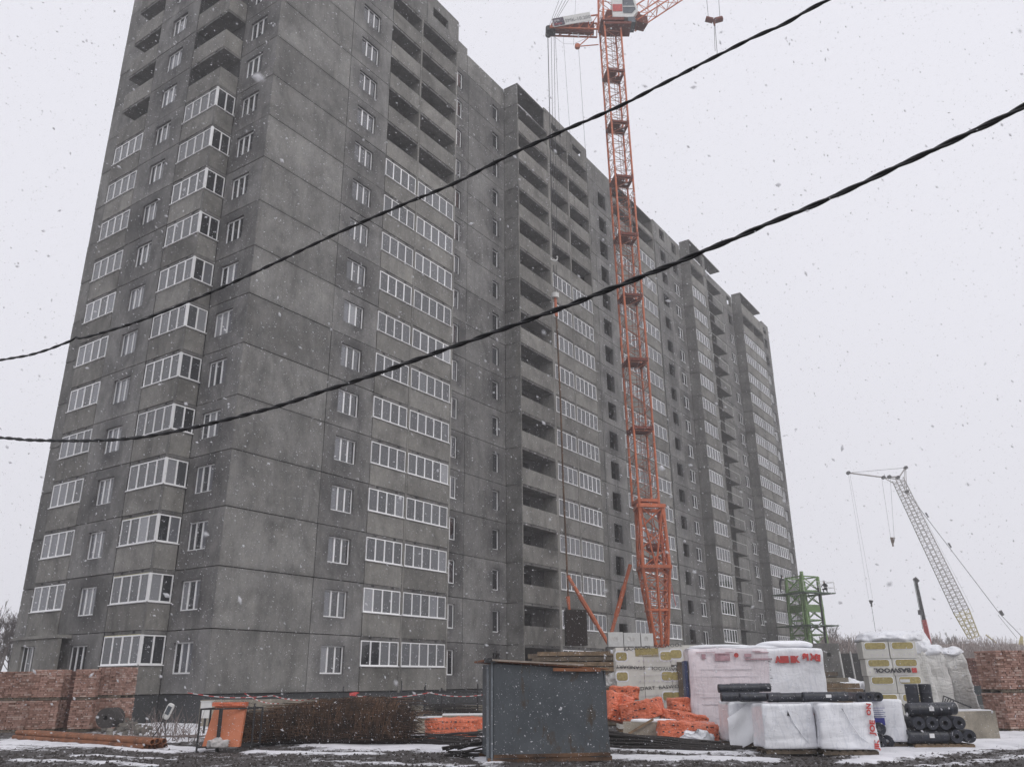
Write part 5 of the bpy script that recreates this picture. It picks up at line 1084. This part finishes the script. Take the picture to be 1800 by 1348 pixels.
hkm = MB(); hkm.tube([hk + RH * .28 * math.cos(a) + Vector((0, 0, -.1 + .25 * math.sin(a))) for a in [rad(-200 + 30 * i) for i in range(9)]], .07, 6); cpart(hkm, 'ring_hook', 'white')
cpart(MB().bar(onM(976, 516), onM(976, 524), .30, 10), 'rod_head', 'white'); cpart(MB().bar(onM(976, 524), onM(978, 556), .11, 6), 'rod_collar', 'crane')
cpart(MB().tube([onM(978, 556), onM(985, 700), onM(990, 850), onM(995, 960), onM(999, 1056)], .075, 6), 'tension_rod', 'rust')
cpart(MB().bar(onM(998, 1048), onM(1001, 1074), .16, 8, .08), 'rod_end', 'crane')
wt = onM(1012, 1103); cw = MB(); cw.cbox((0, 0, 0), (1.42, 1.0, 2.35), yaw0 + .1)
for i in range(len(cw.v)): cw.v[i] = tuple(Vector(cw.v[i]) + wt)
for r_ in range(12):
    for c in range(9):
        if R0.random() < .8:
            q_ = wt + RH * (-.62 + c * .155) - FH * .54 + Vector((0, 0, -1.08 + r_ * .19)); n0 = len(cw.v); cw.cbox(tuple(q_), (.12, .06, .14), yaw0 + .1)
cpart(cw, 'counterweight', 'rustcore')

# ================================================================== GREEN TOWER BASE WITH TWO WORKERS
DG = 95.0; kG = DG / FPX
def gr(x, y, dd=0): return at(x, y, DG + dd)
c0 = gat(1438, DG + 1.6); zTop = gr(1420, 1012).z; zP1 = gr(1410, 1041).z; zP2 = gr(1420, 1098).z
gt = empty('green_crane_base', c0, yaw0 + rad(28), label='green lattice crane tower section with work platforms beyond the wrapped stack', cat='crane base'); HZ = zTop - GZ
for sx in (-1, 1):
    for sy in (-1, 1):
        l_ = MB().bar((sx * 1.32, sy * 1.32, 0), (sx * 1.22, sy * 1.22, HZ + (.5 if sx == sy else 0)), .20, 6).build('leg', M['green'], gt)
        MB().bar((sx * 1.75, sy * 1.1, 0), (sx * 1.45, sy * 1.0, HZ - .3), .11, 5).build('leg', M['green'], gt)
gb = MB(); nb = 8
for k in range(nb):
    z0 = HZ * k / nb; z1 = HZ * (k + 1) / nb
    for a, b_ in (((-1, -1), (1, -1)), ((1, -1), (1, 1)), ((1, 1), (-1, 1)), ((-1, 1), (-1, -1))):
        A = lambda s_, z: Vector((s_[0] * 1.27, s_[1] * 1.27, z)); gb.bar(A(a, z0), A(b_, z1), .06, 4); gb.bar(A(b_, z0), A(a, z1), .06, 4); gb.bar(A(a, z1), A(b_, z1), .09, 4)
gb.build('bracing', M['green'], gt, kind='stuff')
MB().box((-1.35, -1.45, zP1 - GZ - 2.1), (1.35, -1.3, zP1 - GZ - 1.45)).build('gusset_plate', M['green'], gt); MB().box((-1.45, -1.35, zP1 - GZ - 2.1), (-1.33, 1.35, zP1 - GZ - 1.45)).build('gusset_plate', M['green'], gt)
for zz, w in ((zP1 - GZ, 2.45), (zP2 - GZ, 2.35)):
    pm = MB()
    for a, b_ in (((-w, -w), (w, -1.4)), ((-w, 1.4), (w, w)), ((-w, -1.4), (-1.4, 1.4)), ((1.4, -1.4), (w, 1.4))): pm.box((a[0], a[1], zz - .12), (b_[0], b_[1], zz))
    pm.build('work_platform', simple('platform_grey_%d' % int(zz * 10), (.10, .15, .10), .7), gt)
rl = MB()
for h in (.55, 1.15):
    for a, b_ in (((-2.4, -2.4), (2.4, -2.4)), ((2.4, -2.4), (2.4, 2.4)), ((2.4, 2.4), (-1, 2.4))): rl.bar((a[0], a[1], zP1 - GZ + h), (b_[0], b_[1], zP1 - GZ + h), .03, 4)
for q in ((2.4, -2.4), (2.4, 0), (2.4, 2.4), (0, -2.4), (-2.4, -2.4)): rl.bar((*q, zP1 - GZ), (*q, zP1 - GZ + 1.15), .03, 4)
rl.build('guard_rail', M['white'], gt)
MB().bar((1.0, -1.5, 0), (.9, -1.45, HZ - 1), .13, 6).build('cable_conduit', M['steel'], gt)
MB().bar((.2, 0, 0), (.2, 0, 2.2), .9, 12).build('inner_drum', M['green'], gt)
def mkperson(p, rz, stand, label):
    # pelvis chest neck head / shoulders elbows hands / hips knees feet
    if stand:   # leaning forward over the rail, arms out
        J = [((0, 0, .95), .15), ((0, -.08, 1.2), .15), ((0, -.16, 1.42), .17), ((0, -.20, 1.53), .065), ((0, -.24, 1.66), .10), ((0, -.26, 1.75), .085),
             ((-.19, -.14, 1.42), .08), ((-.38, -.30, 1.32), .058), ((-.34, -.55, 1.38), .045), ((.19, -.14, 1.42), .08), ((.42, -.32, 1.34), .058), ((.52, -.58, 1.28), .045),
             ((-.11, 0, .88), .12), ((-.14, -.06, .48), .085), ((-.15, .02, .06), .06), ((-.15, -.16, .04), .05), ((.11, 0, .88), .12), ((.16, .04, .48), .085), ((.20, .10, .06), .06), ((.20, -.08, .04), .05)]
    else:       # crouching
        J = [((0, .08, .45), .16), ((0, -.02, .70), .16), ((0, -.12, .92), .17), ((0, -.17, 1.03), .065), ((0, -.22, 1.15), .10), ((0, -.24, 1.24), .085),
             ((-.20, -.10, .92), .08), ((-.36, -.30, .72), .058), ((-.22, -.50, .60), .045), ((.20, -.10, .92), .08), ((.36, -.28, .72), .058), ((.22, -.48, .55), .045),
             ((-.12, .05, .42), .12), ((-.20, -.36, .45), .085), ((-.18, -.10, .06), .06), ((-.18, -.28, .04), .05), ((.12, .05, .42), .12), ((.20, -.34, .42), .085), ((.18, -.06, .06), .06), ((.18, -.24, .04), .05)]
    E_ = [(0, 1), (1, 2), (2, 3), (3, 4), (4, 5), (2, 6), (6, 7), (7, 8), (2, 9), (9, 10), (10, 11), (0, 12), (12, 13), (13, 14), (14, 15), (0, 16), (16, 17), (17, 18), (18, 19)]
    me = bpy.data.meshes.new('body'); me.from_pydata([j[0] for j in J], E_, []); o = inst('person', me, None, p, (0, 0, rz), label=label, cat='person'); me.materials.append(M['cloth'])
    bm = bmesh.new(); bm.from_mesh(me); sl = bm.verts.layers.skin.verify(); bm.verts.ensure_lookup_table()
    for i, v in enumerate(bm.verts): v[sl].radius = (J[i][1], J[i][1] * .85); v[sl].use_root = (i == 0)
    bm.to_mesh(me); bm.free()
    o.modifiers.new('skin', 'SKIN'); ss = o.modifiers.new('sub', 'SUBSURF'); ss.levels = 1; ss.render_levels = 2
    hz = J[5][0]; hel = MB(); hel.add([(hz[0] + .125 * math.cos(2 * PI * k / 10) * c, hz[1] + .01 + .14 * math.sin(2 * PI * k / 10) * c, hz[2] + z) for c, z in ((1, -.01), (.85, .08), (.4, .13)) for k in range(10)],
        [(a * 10 + k, a * 10 + (k + 1) % 10, (a + 1) * 10 + (k + 1) % 10, (a + 1) * 10 + k) for a in range(2) for k in range(10)] + [tuple(range(20, 30))]); hel.build('hard_hat', M['cloth'] if not stand else M['steel'], o)
    if stand: MB().cbox((-.30, -.40, 1.36), (.16, .12, .09), .3).build('light_glove', M['paper'], o)
    fm_ = MB().cbox((0, hz[1] - .085, hz[2] - .10), (.12, .05, .13)); fm_.build('face', M['skin'], o); return o
w_ = gr(1373, 1041, -.4); mkperson((w_.x, w_.y, zP1 + .0), yaw0 + rad(60), True, 'worker in dark clothes leaning at the left edge of the green platform')
w_ = gr(1452, 1041, .8); mkperson((w_.x, w_.y, zP1 + .0), yaw0 + rad(-40), False, 'worker in dark clothes crouching at the right rail of the green platform')

# ================================================================== FAR CRANES
DB = 150.0; kB = DB / FPX
def bp_(x, y, dd=0): return at(x, y, DB + dd)
foot = bp_(1712, 1120); head = bp_(1578, 842)
lcn = empty('crawler_crane', (foot.x, foot.y, GZ), label='distant pale lattice boom crane with a fly jib, its boom leaning left', cat='crane'); OB = -Vector((foot.x, foot.y, GZ))
def bpart(mb, n, mat, **k): return mb.build(n, M[mat], lcn, tuple(OB), **k)
f1 = foot.lerp(head, .16)
a_ = MB(); lattice(a_, foot, f1, 1.3, 1.9, RH, 6, .10, .05); bpart(a_, 'boom_foot', 'yellow')
a_ = MB(); lattice(a_, f1, head, 1.9, 1.5, RH, 40, .085, .035); bpart(a_, 'boom', 'greyboom')
nb_ = bp_(1592, 822); jt = bp_(1491, 831); jm = bp_(1553, 839)
a_ = MB(); a_.bar(head, nb_, .12, 5).bar(bp_(1594, 865), nb_, .06, 4).bar(bp_(1590, 860), bp_(1590, 826), .05, 4); bpart(a_, 'mast_strut', 'greyboom')
a_ = MB(); a_.bar(jm, jt, .13, 5).bar(jm, head, .1, 5).bar(bp_(1565, 838), bp_(1582, 838), .14, 5).bar(jm, bp_(1572, 850), .08, 4); bpart(a_, 'fly_jib', 'greyboom')
a_ = MB(); 
for q in (nb_, jt, jm, bp_(1563, 838), bp_(1578, 839), bp_(1594, 864)): a_.bar(q - FH * .3, q + FH * .3, .32, 10)
bpart(a_, 'sheave', 'steel')
a_ = MB()
for p, q, r in ((nb_, jt, .04), (bp_(1594, 864), bp_(1757, 1078), .05), (bp_(1757, 1078), bp_(1796, 1118), .05), (bp_(1754, 1080), bp_(1788, 1122), .035), (jt, bp_(1527, 1052), .018), (bp_(1494, 834), bp_(1534, 1052), .018), (bp_(1550, 842), bp_(1566, 948), .025), (bp_(1565, 842), bp_(1572, 948), .025),
                (bp_(1532, 1065), bp_(1541, 1122), .04), (bp_(1610, 880), bp_(1712, 1075), .014)): a_.bar(p, q, r, 4)
bpart(a_, 'rope', 'rope')
a_ = MB(); a_.bar(bp_(1569, 945), bp_(1569, 955), .45, 10, .2).bar(bp_(1569, 955), bp_(1570, 960), .16, 6); bpart(a_, 'hook_block', 'rust')
a_ = MB(); a_.bar(bp_(1531, 1055), bp_(1531, 1061), .4, 10, .18).bar(bp_(1532, 1061), bp_(1532, 1066), .15, 6); bpart(a_, 'small_hook', 'steel')
for x, y in ((1629, 905), (1669, 958), (1760, 1077)): bpart(MB().bar(bp_(x - 2, y - 4), bp_(x + 3, y + 4), .3 if x > 1700 else .16, 6), 'rope_clamp', 'steel')
a_ = MB(); c_ = gat(1748, DB); a_.xf = Matrix.Translation(c_) @ Matrix.Rotation(yaw0, 4, 'Z'); a_.box((-3.5, -1.5, 1.2), (4.5, 1.8, 3.6)); a_.box((-4.2, -2.2, 0), (4.2, -1.2, 1.1)); a_.box((-4.2, 1.2, 0), (4.2, 2.2, 1.1)); bpart(a_, 'crane_body', 'yellow')
a_ = MB(); a_.bar(bp_(1796, 1118), bp_(1786, 1160), .25, 6).bar(bp_(1733, 1115), bp_(1752, 1130), .12, 5).bar(bp_(1796, 1118), bp_(1800, 1160), .2, 6); bpart(a_, 'gantry', 'yellow')
DT = 120.0; f_ = at(1634, 1135, DT); h_ = at(1609, 1016, DT); tcr = empty('truck_crane', (f_.x, f_.y, GZ), label='distant telescopic crane boom, black above and red below', cat='crane'); OT = -Vector((f_.x, f_.y, GZ))
mid_ = h_.lerp(f_, .62)
MB().bar(h_, mid_, .24, 4, .32).build('upper_boom', M['steel'], tcr, tuple(OT)); MB().bar(mid_, f_, .38, 4, .45).build('lower_boom', M['red'], tcr, tuple(OT)); MB().bar(h_ - RH * .15, h_ + RH * .3 + Vector((0, 0, -.5)), .3, 8).build('boom_head', M['steel'], tcr, tuple(OT))
MB().bar(h_ - RH * .3, at(1617, 1075, DT), .05, 4).bar(at(1617, 1072, DT), at(1618, 1080, DT), .3, 8).bar(at(1618, 1080, DT), at(1622, 1105, DT), .04, 4).build('hoist_rope', M['rope'], tcr, tuple(OT))
MB().cbox(tuple(Vector((f_.x, f_.y, GZ + 1.4)) + OT), (6, 2.5, 1.8), yaw0).build('carrier', M['yellow'], tcr)

# ================================================================== BARE TREES
def tree(p, h, seed, label, group):
    rq = random.Random(seed); root = empty('bare_tree', p, label=label, cat='tree', group=group); tr = MB(); cr = MB()
    def grow(a, d, L, r, lv):
        b_ = a + d * L; bend = a.lerp(b_, .5) + Vector((rq.uniform(-1, 1), rq.uniform(-1, 1), 0)) * L * .06; (tr if lv < 2 else cr).tube([a, bend, b_], [r, r * .8, r * .6], 5 if lv < 2 else 3)
        if lv >= 5: return
        for i in range(4 if lv < 4 else 4):
            t = rq.uniform(.45, 1.0); nd = (d + Vector((rq.uniform(-1, 1), rq.uniform(-1, 1), rq.uniform(-.15, .6))) * (.62 if lv else .5)).normalized(); grow(a.lerp(b_, t), nd, L * rq.uniform(.55, .78), max(.026, r * .58), lv + 1)
    grow(Vector((0, 0, 0)), Vector((rq.uniform(-.06, .06), rq.uniform(-.06, .06), 1)).normalized(), h * .34, h * .016, 0)
    tr.build('trunk', M['bark'], root); cr.build('crown', M['bark'], root, kind='stuff')
TG = 'bare trees beyond the site'
for i, (x, D_, h, wd) in enumerate([(1463, 150, 11, 'right beside the green tower'), (1478, 158, 12, 'second right of the green tower'), (1496, 155, 12.5, 'left of the thin hanging rope'), (1516, 165, 12.5, 'behind the small hanging hook'), (1540, 160, 12.5, 'at the foot of the hanging rope'),
                              (1560, 170, 13, 'right of the hanging rope'), (1585, 165, 12, 'over the lettered wool stack'), (1655, 175, 12, 'between truck crane and lattice boom'), (1690, 180, 12.5, 'close left of the lattice boom foot')]):
    tree(gat(x, D_), h, 100 + i, 'leafless grey tree in the haze, ' + wd, TG)
for i, (x, D_, h) in enumerate([(3, 95, 10), (-12, 90, 11)]): tree(gat(x, D_), h, 200 + i, ('bare tree just inside the left photo edge', 'bare tree cut by the left photo edge')[i], 'bare trees left of the building')
# brown leafless scrub on the banks
sc = MB()
for i in range(2600):
    x = R0.uniform(1640, 1815); D_ = R0.uniform(110, 122); yb = 1150 - 12 * math.sin((x - 1640) / 175 * PI) + R0.uniform(-4, 30); p = at(x, yb, D_); L_ = R0.uniform(.4, 1.5); sc.bar(p, p + Vector((R0.uniform(-.5, .5), R0.uniform(-.5, .5), L_)), .018, 3)
for i in range(1500):
    x = R0.uniform(1440, 1660); D_ = R0.uniform(118, 128); yb = 1140 + R0.uniform(-8, 30); p = at(x, yb, D_); L_ = R0.uniform(.5, 1.8); sc.bar(p, p + Vector((R0.uniform(-.5, .5), R0.uniform(-.5, .5), L_)), .02, 3)
sc.build('scrub', simple('brown_scrub', (.30, .24, .22), .9), kind='stuff', label='brown leafless scrub along the distant earth banks', cat='scrub')
# ================================================================== OVERHEAD CABLES
def cable(pts, Da, Db, rs, label, rtw):
    A = at(*pts[0], Da); B_ = at(*pts[-1], Db); hx = Vector((B_.x - A.x, B_.y - A.y, 0)); nn_ = Vector((-hx.y, hx.x, 0)).normalized(); path = []
    for x, y in pts: d = ray(x, y); t = (A - CP).dot(nn_) / d.dot(nn_); path.append(CP + d * t)
    # resample smoothly
    out = []
    for i in range(len(path) - 1):
        p0 = path[max(i - 1, 0)]; p1 = path[i]; p2 = path[i + 1]; p3 = path[min(i + 2, len(path) - 1)]; n = max(2, int((p2 - p1).length / .028))
        for k in range(n):
            t = k / n; out.append(.5 * ((2 * p1) + (-p0 + p2) * t + (2 * p0 - 5 * p1 + 4 * p2 - p3) * t * t + (-p0 + 3 * p1 - 3 * p2 + p3) * t ** 3))
    out.append(path[-1]); root = empty('overhead_cable', tuple(out[0]), label=label, cat='power cable', group='twisted overhead power cables'); L_ = 0.0; st = [[], [], []]
    for i, p in enumerate(out):
        d = (out[min(i + 1, len(out) - 1)] - out[max(i - 1, 0)]).normalized(); u = d.cross(Vector((0, 0, 1))).normalized(); w = d.cross(u)
        if i: L_ += (out[i] - out[i - 1]).length
        loose = 1 + .25 * noise.noise(Vector((L_ * .7, 0, rs * 100)))
        for k in range(3): a = L_ * rtw + (0, PI, PI * .45)[k]; st[k].append(p + (u * math.cos(a) + w * math.sin(a)) * rs * loose)
    for k in range(3): MB().tube(st[k], rs * (1.0, 1.0, .6)[k], 7).build('strand', MAT_CAB, root, tuple(-out[0]), smooth=True)
MAT_CAB = simple('black_cable_sheath', (0.010, 0.010, 0.012), 0.45, var=.3)
cable([(-60, 645), (0, 633), (60, 622), (120, 601), (133, 593), (150, 593), (240, 566), (330, 531), (400, 501), (480, 464), (600, 407), (720, 355), (800, 322), (900, 271), (1000, 226), (1087, 188), (1169, 146), (1252, 103), (1326, 66), (1380, 42), (1425, 16), (1460, -2), (1540, -46)], 9.4, 4.6, .0084, 'upper twisted black power cable crossing before the tower and crane', 16)
cable([(-60, 768), (0, 769), (50, 773), (100, 774), (160, 774), (240, 769), (340, 751), (480, 716), (560, 690), (650, 661), (760, 622), (860, 587), (1000, 536.5), (1074, 507.5), (1152, 477), (1227, 446), (1294, 418), (1354, 392), (1421, 365), (1467, 345), (1548, 307), (1616, 275), (1722, 226), (1800, 187), (1880, 146)], 8.8, 3.6, .0094, 'lower twisted black power cable running across the whole photo', 16)
# ================================================================== AIR: HAZE AND FALLING SNOW
hz = MB().box((-300, -300, GZ - 1.1), (300, 300, 78)).build('haze', None or bpy.data.materials.new('haze'), kind='stuff', label='pale snowy haze filling the air over the site', cat='haze')
hm = hz.data.materials[0]; hm.use_nodes = True; ht = hm.node_tree; ht.nodes.clear(); ho = ht.nodes.new('ShaderNodeOutputMaterial'); hv = ht.nodes.new('ShaderNodeVolumePrincipled')
hv.inputs['Color'].default_value = (1, 1, 1, 1); hv.inputs['Density'].default_value = 0.0015; hv.inputs['Anisotropy'].default_value = 0.35; ht.links.new(hv.outputs[0], ho.inputs['Volume'])
sf = []; sv = []; rq = np.random.default_rng(5); N = 220000
# flakes fill a block of air around the camera and the yard
lo_ = np.array([-28.0, -38.0, GZ]); hi_ = np.array([-5.0, -15.0, 15.0]); P_ = rq.random((N, 3)) * (hi_ - lo_) + lo_
dc = np.linalg.norm(P_ - np.array(CP), axis=1); keep = (dc > 1.9) | ((dc > .55) & (rq.random(N) < .35)); P_ = P_[keep]; nF = len(P_)
sz = rq.choice([.0024, .0036, .0050, .0075], nF, p=[.46, .36, .15, .03]) * rq.uniform(.7, 1.3, nF)
# wind-blown flakes are loose clumps, a little longer along their fall
ax = rq.normal(size=(nF, 3)) * .5 + np.array([.55, -.35, -.55]); ax /= np.linalg.norm(ax, axis=1)[:, None]
b1 = np.cross(ax, rq.normal(size=(nF, 3))); b1 /= np.linalg.norm(b1, axis=1)[:, None]; b2 = np.cross(ax, b1)
el = rq.uniform(1.0, 2.1, nF)[:, None]; s1 = sz[:, None]
V = np.stack([P_ + ax * s1 * el, P_ - ax * s1 * el, P_ + b1 * s1, P_ - b1 * s1 * .8, P_ + b2 * s1 * .7, P_ - b2 * s1 * .8], 1).reshape(-1, 3)
F = np.array([(0, 2, 4), (0, 4, 3), (0, 3, 5), (0, 5, 2), (1, 4, 2), (1, 3, 4), (1, 5, 3), (1, 2, 5)])
F = (np.arange(nF)[:, None, None] * 6 + F[None]).reshape(-1, 3)
me = bpy.data.meshes.new('falling_snow'); me.vertices.add(len(V)); me.vertices.foreach_set('co', V.ravel().astype(np.float32)); me.loops.add(F.size); me.loops.foreach_set('vertex_index', F.ravel().astype(np.int32))
me.polygons.add(len(F)); me.polygons.foreach_set('loop_start', (np.arange(len(F)) * 3).astype(np.int32)); me.polygons.foreach_set('use_smooth', [True] * len(F)); me.update(); me.validate()
sm, t, b = newmat('snowflake'); b.inputs['Base Color'].default_value = (.9, .9, .93, 1); b.inputs['Roughness'].default_value = .9; tr = t.nodes.new('ShaderNodeBsdfTranslucent'); tr.inputs[0].default_value = (.95, .95, .97, 1); ms = t.nodes.new('ShaderNodeMixShader'); ms.inputs[0].default_value = .55
lk(t, b.outputs[0], ms.inputs[1]); lk(t, tr.outputs[0], ms.inputs[2]); tp_ = t.nodes.new('ShaderNodeBsdfTransparent'); m2 = t.nodes.new('ShaderNodeMixShader'); m2.inputs[0].default_value = .30; lk(t, ms.outputs[0], m2.inputs[1]); lk(t, tp_.outputs[0], m2.inputs[2]); lk(t, m2.outputs[0], t.nodes['Material Output'].inputs[0]); me.materials.append(sm)
inst('falling_snow', me, kind='stuff', label='snowflakes drifting through the air in front of everything', cat='falling snow')
